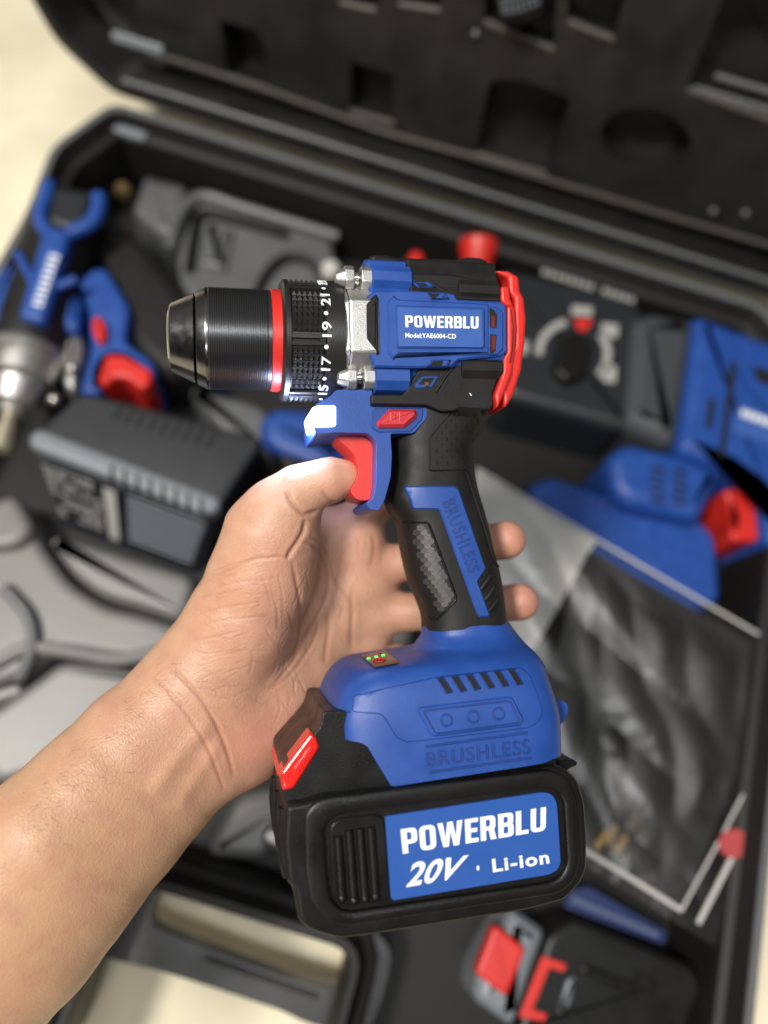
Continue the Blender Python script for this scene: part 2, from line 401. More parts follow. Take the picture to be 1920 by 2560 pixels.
obj('shell_side', dome([(-40,690),(-30,620),(38,546),(56,570),(40,612),(22,668),(0,700)], .05, .108, .004, .005), M['blue'], iw)
obj('shell_side', dome([(128,690),(140,652),(164,636),(178,650),(172,716),(140,716)], .05, .098, .004, .006), M['blue'], iw)
obj('rear_cap', dome([(112,400),(206,416),(186,490),(150,500),(100,484)], .04, .113, .005, .006), M['charc'], iw)
nose = obj('nose', axis_lathe([(0,.020),(.003,.0255),(.006,.0275),(.014,.0275),(.016,.0255),(.030,.0245),(.033,.020),(.044,.0175),(.050,.0165),(.052,.011),(.058,.011)], axA+axd*.94, axd), M['cast'], iw)
obj('anvil', axis_lathe([(0,.0065),(.010,.0065),(.011,.0078),(.030,.0078),(.032,.005)], axA+axd*.94+axd.normalized()*.056, axd, 24), mat('pale_metal',(.62,.56,.42),.35,.8), iw)
obj('side_boss', dome([(138,712),(176,706),(186,760),(166,850),(140,846),(128,770)],.04,.088,.005,.008), M['cast'], iw)
for vx,vy in ((157,797),(118,864)):
    b = bmesh.new(); bmesh.ops.create_uvsphere(b,u_segments=16,v_segments=10,radius=.005); bmesh.ops.translate(b,verts=b.verts,vec=at(vx,vy,.092)); obj('nose_screw', b, M['steel'], iw)
grip = obj('grip', dome([(196,500),(262,480),(330,540),(440,680),(460,790),(360,830),(280,760),(240,650)], .02, .080, .012, .016), M['rubber'], iw)
gh = obj('grip_shell', dome([(171,608),(204,580),(233,583),(283,670),(272,738),(330,782),(342,812),(318,820),(268,776),(232,776),(214,812),(222,852),(172,852),(196,760),(192,680)], .03, .092, .005, .005), M['blue'], iw)
ell2 = [(214+15*math.cos(a)+4*math.sin(a),711+29*math.sin(a)) for a in np.linspace(0,2*math.pi,22)[:-1]]
obj('direction_button', dome(ell2,.085,.099,.001,.003), M['red'], gh)
obj('trigger', dome([(211,822),(230,765),(270,768),(330,802),(326,832),(306,844),(277,820),(252,816),(224,836)],.05,.096,.004,.004), M['red'], iw)
obj('foot', dome([(378,728),(470,712),(480,772),(386,764)],.02,.082,.004,.005), M['blue'], iw)
tag(obj('brass_fitting', axis_lathe([(0,.003),(.002,.007),(.010,.007),(.012,.004)], at(258,424,.06), at(270,404,.06)-at(258,424,.06), 20), M['brass']), 'small brass fitting in the tray behind the impact wrench', 'fitting')

# --- battery charger
def bilq(q,s,t): return (q[0]*(1-s)+q[1]*s)*(1-t)+(q[3]*(1-s)+q[2]*s)*t
def bil(q, s, t): return [(q[0][k]*(1-s)+q[1][k]*s)*(1-t)+(q[3][k]*(1-s)+q[2][k]*s)*t for k in (0,1)]
ch = thing('battery_charger', 'black battery charger with vent slots and a grey front edge, left of the hand', 'charger', tuple(at(290,1100,.03)))
ct = [(64,944),(175,842),(575,945),(472,1098)]
ctop = rnd(at2(ct,.090),.010,5); cmid = rnd(at2([(66,960),(178,858),(580,962),(472,1114)],.074),.008,5); cbot = rnd(at2([(128,1134),(200,930),(585,1030),(428,1246)],.022),.008,5)
rg = [[(x,y,.022) for x,y in cbot],[(x,y,.074) for x,y in inset(cmid,.004)],[(x,y,.077) for x,y in inset(ctop,-.001)],[(x,y,.086) for x,y in ctop],[(x,y,.0885) for x,y in inset(ctop,.0015)],[(x,y,.090) for x,y in inset(ctop,.005)]]
chb = obj('housing', loft(rg), M['charc'], ch)
obj('front_edge', dome([(62,944),(84,924),(478,1076),(474,1104),(440,1112),(64,966)],.074,.0915,.004,.005), M['chargrey'], ch)
bm = bmesh.new()
for i in range(9):
    q = [(262+25*i,868+7.5*i),(273+25*i,868+7.5*i),(253+25*i,907+7.5*i),(242+25*i,907+7.5*i)]
    prism(rnd(at2(q,.090),.001,3),.0885,.0904,bm)
obj('vent_slots', bm, M['void'], chb)
bm = bmesh.new()
for i in range(8):
    x = 238+27.5*i; y = 1004+10.2*i
    prism(rnd(at2([(x,y+4),(x+7,y-2),(x+9,y+34),(x+1,y+36)],.0915),.001,3),.088,.0921,bm)
obj('edge_slots', bm, M['void'], chb)
fq = [at(72,978,.074),at(466,1122,.074),at(420,1238,.026),at(132,1130,.026)]
fn_ = (fq[1]-fq[0]).cross(fq[3]-fq[0]).normalized()
if fn_.dot(CAMP-fq[0])<0: fn_ = -fn_
def front(s_,t_,d=.002): return bilq(fq,s_,t_)+fn_*d
fr = random.Random(3); bm = bmesh.new()
for k in range(9):
    s0 = .04
    while s0 < .33:
        w = fr.uniform(.02,.06); t0 = .10+.085*k
        if fr.random()<.85: bm.faces.new([bm.verts.new(front(min(a,.36),b)) for a,b in ((s0,t0),(s0+w,t0),(s0+w,t0+.042),(s0,t0+.042))])
        s0 += w+.012
obj('small_print', bm, M['greypr'], chb)
bm = bmesh.new(); bm.faces.new([bm.verts.new(front(a,b,.0024)) for a,b in ((.385,.10),(.455,.10),(.455,.90),(.385,.90))]); obj('sticker', bm, M['greypr'], chb)
for i in range(9):
    obj('grille_bar', tube([front(.52,.14+.085*i,.001), front(.96,.14+.085*i,.001)], .0011, seg=6), M['chargrey'], chb)

# --- rotary hammer at the right
rh = thing('rotary_hammer', 'big blue and black rotary hammer with round dial, right of the drill', 'power tool', tuple(at(1380,880,.02)))
gz = .085
gear = obj('gear_housing', dome([(1060,600),(1100,582),(1372,648),(1400,700),(1362,934),(1330,930),(1098,866),(1040,800)],.02,gz,.008,.010), M['charc'], rh)
bm = dome([(1356,694),(1400,676),(1496,694),(1500,730),(1462,962),(1440,966),(1338,918)],.02,.092,.006,.016,8)
obj('collar', bm, mat('hammer_collar_plastic',(.05,.055,.062),.4), rh)
bb = obj('body_shell', dome([(1496,680),(1660,742),(1900,830),(1900,1240),(1650,1180),(1640,1075),(1560,1015),(1458,975),(1470,900)],.02,.094,.010,.012,6), M['blue'], rh)
obj('motor_housing', dome([(1308,988),(1350,958),(1460,982),(1560,1020),(1510,1130),(1350,1092),(1318,1060)],.02,.088,.008,.012,6), M['blue'], rh)
lw = obj('lower_shell', dome([(1140,1050),(1190,1030),(1350,1086),(1500,1112),(1546,1160),(1556,1300),(1500,1330),(1160,1200)],.02,.066,.008,.008,5), M['blue'], rh)
bm = bmesh.new()
for i in range(8):
    x,y = 1216+24*i, 1062+8*i
    prism(at2([(x+5*math.cos(a),y+5*math.sin(a)) for a in np.linspace(0,2*math.pi,13)[:-1]],.066),.064,.0664,bm)
obj('vent_holes', bm, M['void'], lw)
bm = bmesh.new()
for i in range(2):
    for k in range(5):
        x,y = 1405+48*i, 1005+17*k+6*i
        prism(rnd(at2([(x,y),(x+32,y+7),(x+31,y+14),(x-1,y+7)],.088),.001,3),.086,.0884,bm)
obj('vent_slots', bm, M['void'], rh)
bm = bmesh.new(); prism(rnd(at2([(1531,860),(1545,862),(1538,925),(1524,925)],.094),.001,3),.092,.0944,bm)
prism(rnd(at2([(1628,790),(1700,815),(1700,845),(1632,822)],.094),.002,3),.092,.0944,bm)
prism(rnd(at2([(1578,780),(1592,785),(1564,990),(1552,985)],.094),.001,3),.092,.0944,bm)
obj('shell_seam', bm, M['void'], bb)
obj('label', patch([(1596,872),(1720,918),(1720,978),(1584,935)],.094,.0006), M['label'], bb)
bm = bmesh.new()
for i in range(9): prism(rnd(at2([(1602+13*i,884+4.6*i),(1612+13*i,887+4.6*i),(1610+13*i,902+4.6*i),(1600+13*i,899+4.6*i)],.0946),.0008,2),.0944,.0950,bm)
obj('lettering', bm, M['white'], bb)
obj('trigger', dome([(1560,1060),(1596,1052),(1650,1080),(1650,1168),(1590,1172),(1572,1156),(1586,1122)],.03,.080,.004,.004), M['red'], rh)
# dial
def rot2(cx,cy,r,a,sq=.93): return (cx+r*math.cos(a), cy-r*math.sin(a)*sq)
dc = (1238,764)
db = obj('dial_knob', dome([(1212,722),(1256,716),(1284,742),(1262,812),(1224,826),(1196,800)],gz-.002,gz+.012,.004,.004), M['blackpl'], gear)
for a0,a1 in ((R(102),R(183)),(R(-42),R(38))):
    A = np.linspace(a0,a1,16); p = [rot2(*dc,82,a) for a in A]+[rot2(*dc,66,a) for a in A[::-1]]
    obj('dial_arc', prism(at2(p,gz),gz-.001,gz+.0005), M['greypr'], gear)
for x,y,w,h in ((1258,670,22,10),(1318,712,18,14),(1130,748,12,14),(1318,806,14,18)):
    obj('dial_mark', prism(rnd(at2([(x-w,y-h),(x+w,y-h+4),(x+w-3,y+h+4),(x-w-3,y+h)],gz),.0015,3),gz-.001,gz+.0005), M['greypr'], gear)
obj('pointer', patch([(1238,690),(1280,692),(1264,716),(1250,716)],gz,.001), M['red'], gear)
bm = bmesh.new()
for i in range(14):
    if i == 8: continue
    x,y = 1172+14.4*i, 586+4.6*i
    prism(rnd(at2([(x,y-5),(x+10,y-2),(x+9,y+9),(x-1,y+6)],gz),.0004,2),gz-.001,gz+.0005,bm)
obj('lettering', bm, M['greypr'], gear)

# --- second blue tool, mostly hidden below the drill
gt = thing('blue_tool', 'blue and black power tool lying in the case behind the drill trigger, mostly hidden', 'power tool', tuple(at(650,940,.02)))
obj('body', dome([(560,905),(600,880),(700,890),(760,1000),(690,1020),(600,985),(566,960)],.015,.064,.008,.012), M['blue'], gt)
obj('end_cap', dome([(590,975),(620,960),(760,1010),(760,1120),(640,1090)],.015,.060,.008,.010), M['rubber'], gt)
# --- red caps behind the drill
o = axis_lathe([(0,.007),(.006,.0105),(.026,.0165),(.033,.0165),(.036,.012)], at(1028,606,.075), at(1040,450,.095)-at(1028,606,.075), 32)
tag(obj('red_cap', o, M['red']), 'bright red tapered plastic cap standing above the rear end of the drill', 'funnel')
o = axis_lathe([(0,.008),(.018,.007),(.022,.004)], at(895,600,.07), at(900,545,.075)-at(895,600,.07), 24)
tag(obj('small_red_cap', o, M['red']), 'small red plastic cap just showing over the top of the drill', 'peg')
# --- coiled black cord and a pale knob above the chuck
cv = [at(x,y,z) for x,y,z in ((530,720,.055),(548,650,.057),(575,590,.058),(615,556,.058),(660,560,.058),(690,590,.057),(700,650,.055),(700,720,.052))]
cv = [Vector(p) for p in crom([tuple(p) for p in cv],6)]
tag(obj('power_cord', tube(cv,.0036), M['rubber']), 'black cord looping over the grey tray above the drill chuck', 'cord')
o = axis_lathe([(0,.004),(.003,.0075),(.012,.008),(.016,.004)], at(712,600,.056), Vector((0,.2,1)), 24)
tag(obj('round_plug', o, M['paper']), 'small pale round plug in the tray above the drill collar', 'plug')
o = axis_lathe([(0,.004),(.003,.0085),(.022,.0085),(.026,.005)], at(572,1795,.052), at(640,1830,.052)-at(572,1795,.052), 24)
tag(obj('pale_cap', o, M['cast']), 'small pale cap lying in the tray beside the drill battery', 'bit')  # whitish blob of unknown use, built as a small pale cap
# --- keyless chuck stowed in the lid
kc = thing('spare_chuck', 'spare black keyless chuck stowed in the pocket of the open lid', 'chuck', tuple(lid3(*lidp(1150,10,PN),PN)))
p = lid3(*lidp(1140,44,PN),PN+.004); q = lid3(*lidp(1120,-90,PN),PN+.004)
obj('sleeve', axis_lathe([(0,.010),(.003,.0155),(.010,.0185),(.05,.019)], p, q-p, 40), M['blackpl'], kc)
bm = bmesh.new(); dd=(q-p).normalized(); uu = dd.cross(en).normalized(); ww = uu.cross(dd)
if ww.dot(en) < 0: ww = -ww
for i in range(3):
    for k in range(-3,5):
        a = R(90+12*k); c = p+dd*(.013+.004*i)+ (uu*math.cos(a)+ww*math.sin(a))*.0188
        b2 = bmesh.new(); bmesh.ops.create_cube(b2,size=.002); bmesh.ops.translate(b2,verts=b2.verts,vec=c); me=bpy.data.meshes.new('t'); b2.to_mesh(me); b2.free(); bm.from_mesh(me)
obj('knurling', bm, M['chargrey'], kc)

# --- spare battery at the bottom right
sb = thing('battery_pack', 'spare black battery pack with red latch at the bottom right of the photo', 'battery', tuple(at(1250,2100,.02)))
sbh = obj('housing', dome([(1180,2012),(1240,1975),(1500,2085),(1520,2140),(1440,2330),(1110,2230)],.02,.070,.006,.006), M['blackpl'], sb)
obj('latch_end', dome([(1105,1958),(1180,2010),(1108,2222),(1022,2160),(1028,2100)],.02,.066,.005,.010), M['chargrey'], sb)
obj('release_latch', dome([(1068,1994),(1136,2048),(1095,2155),(1026,2102)],.06,.071,.004,.003), M['red'], sb)
obj('bracket_print', prism(at2([(1171,2064),(1223,2083),(1217,2099),(1186,2090),(1150,2180),(1182,2190),(1174,2206),(1120,2196)],.070),.069,.0712), M['red'], sbh, bevel=.0005)
obj('rib', dome([(1225,2115),(1245,2110),(1232,2170),(1205,2190)],.069,.0725,.002,.002), M['chargrey'], sbh)
obj('rib', dome([(1258,2080),(1380,2128),(1375,2150),(1255,2102)],.069,.0722,.002,.002), M['blackpl'], sbh)
lb = thing('printed_card', 'dark blue printed card tucked between the drill battery and the clear bag', 'card', tuple(at(1340,2000,.05)))
obj('card', prism(rnd(at2([(1225,1925),(1270,1915),(1440,2015),(1432,2040),(1220,1960)],.062),.002),.060,.062), mat('dark_blue_card',(0.006,0.018,0.09),.5), lb)
bm = bmesh.new()
for i in range(11):
    x,y = 1238+17*i, 1944+7.2*i
    prism(rnd(at2([(x,y-7),(x+12,y-3),(x+11,y+9),(x-1,y+5)],.0622),.0006,2),.0615,.0625,bm)
obj('lettering', bm, mat('faded_blue_print',(0.10,0.13,0.22),.5), lb)

# --- clear bag with a leaflet and dark contents
def wavy(q, nx, ny, amp, seed, edge=.15, lf_=2.6):
    r_ = np.random.default_rng(seed); ph = r_.uniform(0,6.28,(9,)); fx = r_.uniform(.5,lf_,(9,)); fy = r_.uniform(.5,lf_,(9,))
    def h(s,t):
        e = min(1,min(s,1-s)/edge)*min(1,min(t,1-t)/edge)
        v = sum(math.sin(fx[i]*s*6+fy[i]*t*6*(1 if i%2 else -1)+ph[i]+1.6*math.sin(fy[i]*s*2+ph[i-1]))/(1+.45*i) for i in range(9))
        return amp*(abs(v)*.8-.2*v)*e
    bm = bmesh.new(); g = [[bm.verts.new(bilq(q,i/nx,j/ny)+Vector((0,0,h(i/nx,j/ny)))) for i in range(nx+1)] for j in range(ny+1)]
    for j in range(ny):
        for i in range(nx): bm.faces.new((g[j][i],g[j][i+1],g[j+1][i+1],g[j+1][i]))
    return bm
bag = thing('plastic_bag', 'clear plastic bag holding dark parts and a pale leaflet, right of the drill', 'bag', tuple(at(1400,1600,.06)))
zb = .084
lf = [at(1030,1010,zb-.004),at(1290,1166,zb-.004),at(1130,1440,zb-.004),at(960,1400,zb-.004)]
obj('leaflet', wavy(lf,30,30,.0012,4), M['paper'], bag)
q = [at(1262,1180,zb-.004),at(1680,1420,zb-.004),at(1480,1960,zb-.004),at(1120,1740,zb-.004)]
obj('contents', wavy(q,60,60,.0025,5), mat('dark_bag_contents',(0.014,0.0135,0.0125),.5,var=.5,vscale=22), bag)
film = bpy.data.materials.new('clear_film'); film.use_nodes = True; t = film.node_tree; b = t.nodes['Principled BSDF']
t.nodes.remove(b); ou = t.nodes['Material Output']; gl = t.nodes.new('ShaderNodeBsdfGlossy'); gl.inputs['Roughness'].default_value = .33; gl.inputs['Color'].default_value = (.95,.93,.90,1)
tr_ = t.nodes.new('ShaderNodeBsdfTransparent'); lw_ = t.nodes.new('ShaderNodeLayerWeight'); lw_.inputs[0].default_value = .22; ms = t.nodes.new('ShaderNodeMixShader'); mfa = t.nodes.new('ShaderNodeMath'); mfa.operation='MULTIPLY_ADD'; mfa.inputs[1].default_value=1.0; mfa.inputs[2].default_value=.05
t.links.new(lw_.outputs['Fresnel'], mfa.inputs[0]); t.links.new(mfa.outputs[0], ms.inputs[0]); t.links.new(tr_.outputs[0], ms.inputs[1]); t.links.new(gl.outputs[0], ms.inputs[2]); t.links.new(ms.outputs[0], ou.inputs[0])
q = [at(1010,1000,zb),at(1690,1400,zb),at(1545,2045,zb),at(1090,1760,zb)]
obj('film', wavy(q,110,110,.0020,11,lf_=3.0), film, bag)
ftc = t.nodes.new('ShaderNodeTexCoord'); fno = t.nodes.new('ShaderNodeTexNoise'); fno.inputs['Scale'].default_value = 14; fno.inputs['Detail'].default_value = 3; fno.inputs['Distortion'].default_value = 1.2
fvo = t.nodes.new('ShaderNodeTexVoronoi'); fvo.inputs['Scale'].default_value = 20; fvo.feature = 'F1'
t.links.new(ftc.outputs['Object'], fno.inputs['Vector']); fmx = t.nodes.new('ShaderNodeVectorMath'); fmx.operation='MULTIPLY_ADD'; fmx.inputs[1].default_value=(.10,.10,.10)
t.links.new(fno.outputs['Color'], fmx.inputs[0]); t.links.new(ftc.outputs['Object'], fmx.inputs[2]); t.links.new(fmx.outputs[0], fvo.inputs['Vector'])
fad = t.nodes.new('ShaderNodeMath'); fad.operation='ADD'; t.links.new(fvo.outputs[0], fad.inputs[0]); t.links.new(fno.outputs[0], fad.inputs[1])
fbp = t.nodes.new('ShaderNodeBump'); fbp.inputs['Strength'].default_value=.16; fbp.inputs['Distance'].default_value=.012; t.links.new(fad.outputs[0], fbp.inputs['Height']); t.links.new(fbp.outputs[0], gl.inputs['Normal']); t.links.new(fbp.outputs[0], lw_.inputs['Normal'])
sl = mat('film_seam_highlight', (.62,.61,.60), .25)  # pale bag seams, the highlights along them put into the colour
for pth,rd in (([at(1240,1822,zb+.001),at(1360,1895,zb+.001),at(1472,1966,zb+.001)],.0016),([at(1472,1966,zb+.001),at(1556,1812,zb+.002),at(1660,1610,zb+.002)],.0009),
  ([at(1508,1995,zb+.001),at(1590,1835,zb+.002),at(1680,1660,zb+.002)],.0016),
  ([at(1040,1018,zb+.001),at(1300,1172,zb+.001),at(1690,1400,zb+.001)],.0011)):
    obj('seal_seam', tube(pth,rd,seg=6), sl, bag)
o = patch([(1585+32*math.cos(a),1822+32*math.sin(a)) for a in np.linspace(0,2*math.pi,25)[:-1]], zb+.0035,.0004,.0)
obj('round_mark', o, mat('red_mark',(0.42,0.06,0.06),.5), bag)
for k,(vx,vy) in enumerate(((1300,1812),(1322,1800),(1345,1822))):
    c = at(vx,vy,zb+.001); ang = .5+k*.25
    obj('brass_bit', tube([c-Vector((.002,.007,.004)), c+Vector((.003,.006,-.004))],[.0040,.0030]), M['brass'], bag)

# ================================================================== the drill
A_ = Vector((9052,130,-1924)).normalized()
U_ = Vector((0,.9976,-.07)); U_ = (U_ - A_*U_.dot(A_)).normalized(); N_ = A_.cross(U_)
O_ = Vector(((1000-CX)/F, 0, -1))*.32
DM = CAM @ Matrix(((A_.x,U_.x,N_.x,O_.x),(A_.y,U_.y,N_.y,O_.y),(A_.z,U_.z,N_.z,O_.z),(0,0,0,1)))
def L(u, v, z=0.0):
    d = Vector(((u-CX)/F, -(v-CY)/F, -1)); t = (z+N_.dot(O_))/N_.dot(d); Q = d*t-O_
    return (Q.dot(A_), Q.dot(U_))
# the close views used for measuring: (x0, y0, zoom)
def qz(x0,y0,k): return lambda pts, z=0.0: [L(x0+x/k, y0+y/k, z) for x,y in pts]
q2 = qz(380,640,3.190); q3 = qz(820,640,3.190); q4 = qz(740,960,2.765); q5 = qz(660,1500,2.0232)
drill = thing('cordless_drill', 'blue and black cordless drill with its lamp lit, held upright in the hand', 'cordless drill', mw=DM)

SURF = []
def add_surf(bm): SURF.append(BVHTree.FromBMesh(bm))
def surf(x,y,default=0.0):
    best = None
    for t in SURF:
        h = t.ray_cast(Vector((x,y,.2)), Vector((0,0,-1)))
        if h[0] is not None and (best is None or h[0].z > best): best = h[0].z
    if best is None:
        for t in SURF:
            h = t.find_nearest(Vector((x,y,.03)))
            if h[0] is not None and (best is None or h[0].z > best): best = h[0].z
    return best if best is not None else default
def drape(poly, h, ch=.0004, sink=.0025, step=.0035, flat=None, hole=None, smooth=0):
    """plate with a chamfered edge laid over the solids already built"""
    bm = bmesh.new(); vs = [bm.verts.new((x,y,0)) for x,y in poly]; f = bm.faces.new(vs)
    if f.normal.z == 0: bm.normal_update()
    if ch:
        r = bmesh.ops.inset_region(bm, faces=[f], thickness=ch, use_boundary=True, use_even_offset=True)
        rim = {v for g in r['faces'] for v in g.verts}; inner = set(f.verts)
        for v in rim-inner: v.co.z = -ch
    if flat is None:
        xs=[p[0] for p in poly]; ys=[p[1] for p in poly]
        for lo,hi,no in ((min(xs),max(xs),(1,0,0)),(min(ys),max(ys),(0,1,0))):
            n = int((hi-lo)/step)
            for i in range(1,n+1):
                c = lo+(hi-lo)*i/(n+1); co = (c,0,0) if no[0] else (0,c,0)
                bmesh.ops.bisect_plane(bm, geom=bm.verts[:]+bm.edges[:]+bm.faces[:], plane_co=co, plane_no=no, dist=1e-6)
    bed = [e for e in bm.edges if e.is_boundary]
    for v in bm.verts:
        s = surf(v.co.x,v.co.y) if flat is None else flat
        v.co.z += s+h
    r = bmesh.ops.extrude_edge_only(bm, edges=bed)
    for v in r['geom']:
        if isinstance(v, bmesh.types.BMVert): v.co.z -= (h+sink)
    return bm
def text_bm(s, quad, h=.00012, bold=0.0, flat=None, spacing=1.0, sink=.0006, fn=None):
    """lettering stretched over the four corners bl, br, tr, tl (drill x, y) or mapped by fn(s,t)"""
    cu = bpy.data.curves.new('text','FONT'); cu.body = s; cu.offset = bold; cu.space_character = spacing; cu.resolution_u = 6
    o = bpy.data.objects.new('text',cu); COL.objects.link(o); bpy.context.view_layer.update()
    me = bpy.data.meshes.new_from_object(o.evaluated_get(bpy.context.evaluated_depsgraph_get()))
    bpy.data.objects.remove(o); bpy.data.curves.remove(cu)
    bm = bmesh.new(); bm.from_mesh(me); bpy.data.meshes.remove(me)
    bmesh.ops.remove_doubles(bm, verts=bm.verts, dist=1e-4)
    xs=[v.co.x for v in bm.verts]; ys=[v.co.y for v in bm.verts]; x0,x1,y0,y1=min(xs),max(xs),min(ys),max(ys)
    bed = [e for e in bm.edges if e.is_boundary]
    r = bmesh.ops.extrude_edge_only(bm, edges=bed); low = {v for v in r['geom'] if isinstance(v,bmesh.types.BMVert)}
    for v in bm.verts:
        s_,t_ = (v.co.x-x0)/(x1-x0),(v.co.y-y0)/(y1-y0)
        if fn: v.co = fn(s_,t_, -sink if v in low else h); continue
        x,y = bilq([Vector(p) for p in quad], s_, t_)
        z = surf(x,y) if flat is None else flat
        v.co = (x,y,z+(-sink if v in low else h))
    return bm

def rcorn(pts):
    """corners (x, y, radius)"""
    out = []; N = len(pts)
    for i in range(N):
        p = Vector(pts[i][:2]); a = Vector(pts[i-1][:2]); b = Vector(pts[(i+1)%N][:2]); r = pts[i][2] if len(pts[i])>2 else 0
        if not r: out.append(tuple(p)); continue
        p1 = p+(a-p).normalized()*r; p2 = p+(b-p).normalized()*r
        for j in range(7):
            t = j/6; out.append(tuple((1-t)**2*p1+2*t*(1-t)*p+t*t*p2))
    return out
GL = dict(P=(.58,[[(0,0),(.21,0),(.21,.37),(.58,.37,.2),(.58,1,.2),(0,1)],[(.21,.53),(.37,.53,.08),(.37,.84,.08),(.21,.84)]]),
 O=(.6,[[(0,0,.24),(.6,0,.24),(.6,1,.24),(0,1,.24)],[(.21,.16,.08),(.39,.16,.08),(.39,.84,.08),(.21,.84,.08)]]),
 W=(.94,[[(0,1),(.2,1),(.275,.36),(.37,1),(.57,1),(.665,.36),(.74,1),(.94,1),(.77,0),(.56,0),(.47,.6),(.38,0),(.17,0)]]),
 E=(.5,[[(0,0),(.5,0),(.5,.17),(.21,.17),(.21,.42),(.46,.42),(.46,.59),(.21,.59),(.21,.83),(.5,.83),(.5,1),(0,1)]]),
 R=(.6,[[(0,0),(.21,0),(.21,.4),(.31,.4),(.38,0),(.61,0),(.52,.42,.03),(.58,.52,.08),(.58,1,.2),(0,1)],[(.21,.56),(.37,.56,.07),(.37,.84,.07),(.21,.84)]]),
 B=(.6,[[(0,0),(.6,0,.18),(.6,.5,.1),(.545,.535,.02),(.585,.59,.05),(.585,1,.18),(0,1)],[(.21,.155),(.385,.155,.08),(.385,.44,.08),(.21,.44)],[(.21,.6),(.37,.6,.07),(.37,.845,.07),(.21,.845)]]),
 L=(.5,[[(0,0),(.5,0),(.5,.17),(.21,.17),(.21,1),(0,1)]]),
 U=(.6,[[(0,1),(0,0,.24),(.6,0,.24),(.6,1),(.39,1),(.39,.165,.08),(.21,.165,.08),(.21,1)]]))
def glyph_bm(word, quad, z, h=.00012, sink=.0006, gap=.085):
    bm = bmesh.new(); x = 0.0; W_ = sum(GL[c][0] for c in word)+gap*(len(word)-1); q = [Vector(p) for p in quad]
    for c in word:
        w, loops = GL[c]; ed = []
        for lp_ in loops:
            vs = [bm.verts.new((*bilq(q,(px+x)/W_,py_),z+h)) for px,py_ in rcorn(lp_)]
            ed += [bm.edges.new((vs[i],vs[(i+1)%len(vs)])) for i in range(len(vs))]
        bmesh.ops.triangle_fill(bm, use_beauty=True, edges=ed)
        x += w+gap
    bed = [e for e in bm.edges if e.is_boundary]
    r = bmesh.ops.extrude_edge_only(bm, edges=bed)
    for v in r['geom']:
        if isinstance(v,bmesh.types.BMVert): v.co.z -= h+sink
    return bm
# ---------------------------------------------------------------- chuck (turned parts round the barrel axis)
AX0 = L(427,842); AX1 = L(772,857.5)
axY = (AX0[1]+AX1[1])/2
def zx(x): return q2([(x,660)])[0][0]
def rr(x,yt,yb):
    a,b = q2([(x,yt),(x,yb)]); return (a[1]-b[1])/2
def barrel(x,r,t): return (x, axY+r*math.sin(t), r*math.cos(t))
def P2(l): return [(zx(x), rr(x,a,b)) for x,a,b in l]
ck = P2([(128,560,780),(128,470,860),(134,450,880),(140,445,885)])
ck = [(ck[0][0]+.004,.004)]+[(ck[0][0],.0045)]+ck
r1 = rr(150,385,905)
obj('jaw_ring', lathe(ck, barrel), M['steel'], drill)
chuck = obj('chuck', lathe([(zx(142),r1*.75),(zx(142),r1-.0012),(zx(147),r1-.0003),(zx(158),r1+.0003),(zx(338),rr(340,312,1003)),(zx(343),rr(340,314,1001)-.0006),(zx(352),rr(345,318,1000)-.0014),(zx(358),rr(360,303,1008)),
     (zx(362),rr(360,301,1010)+.0002),(zx(425),rr(440,274,1046)),(zx(436),rr(440,270,1050)),(zx(452),rr(440,270,1052))], barrel, 128), M['chuck'], drill)
pr = [(zx(448),rr(470,270,1058)-.0002)]
xa, xb = zx(458), zx(902); ra, rb = rr(470,270,1060), rr(900,290,1070); n = 26
for i in range(n):
    for k,dr in ((0,0.),(.45,0.),(.60,-.00040),(.85,-.00040)):
        x = xa+(xb-xa)*(i+k)/n; pr.append((x, ra+(rb-ra)*(i+k)/n+dr))
pr += [(zx(904),rb),(zx(906),rb-.0003),(zx(936),rb-.0003),(zx(940),rb-.0022)]
sleeve = obj('chuck_sleeve', lathe(pr, barrel, 128), M['chuckpl'], drill, angle=25)
rc = rr(980,294,1077)
obj('trim_ring', lathe([(zx(934),rc-.004),(zx(936),rc-.0005),(zx(942),rc),(zx(1018),rc+.0001),(zx(1024),rc-.0004),(zx(1030),rc-.004)], barrel, 96), M['red'], drill)
rk = rr(1250,228,1164)
col_p = [(zx(1012),rc-.003),(zx(1012),rk-.0022),(zx(1018),rk-.0012),(zx(1034),rk-.0002),(zx(1070),rk-.0002),(zx(1078),rk-.0014),(zx(1326),rk-.0014),(zx(1334),rk-.0001),(zx(1345),rk),(zx(1474),rk+.0002),(zx(1482),rk-.0006),(zx(1486),rk-.004)]
collar = obj('clutch_collar', lathe(col_p, barrel, 144), M['collar'], drill, angle=30)
PH0 = -15.0                                        # the side of the barrel turned to the eye
X0, X1 = zx(1082), zx(1322)
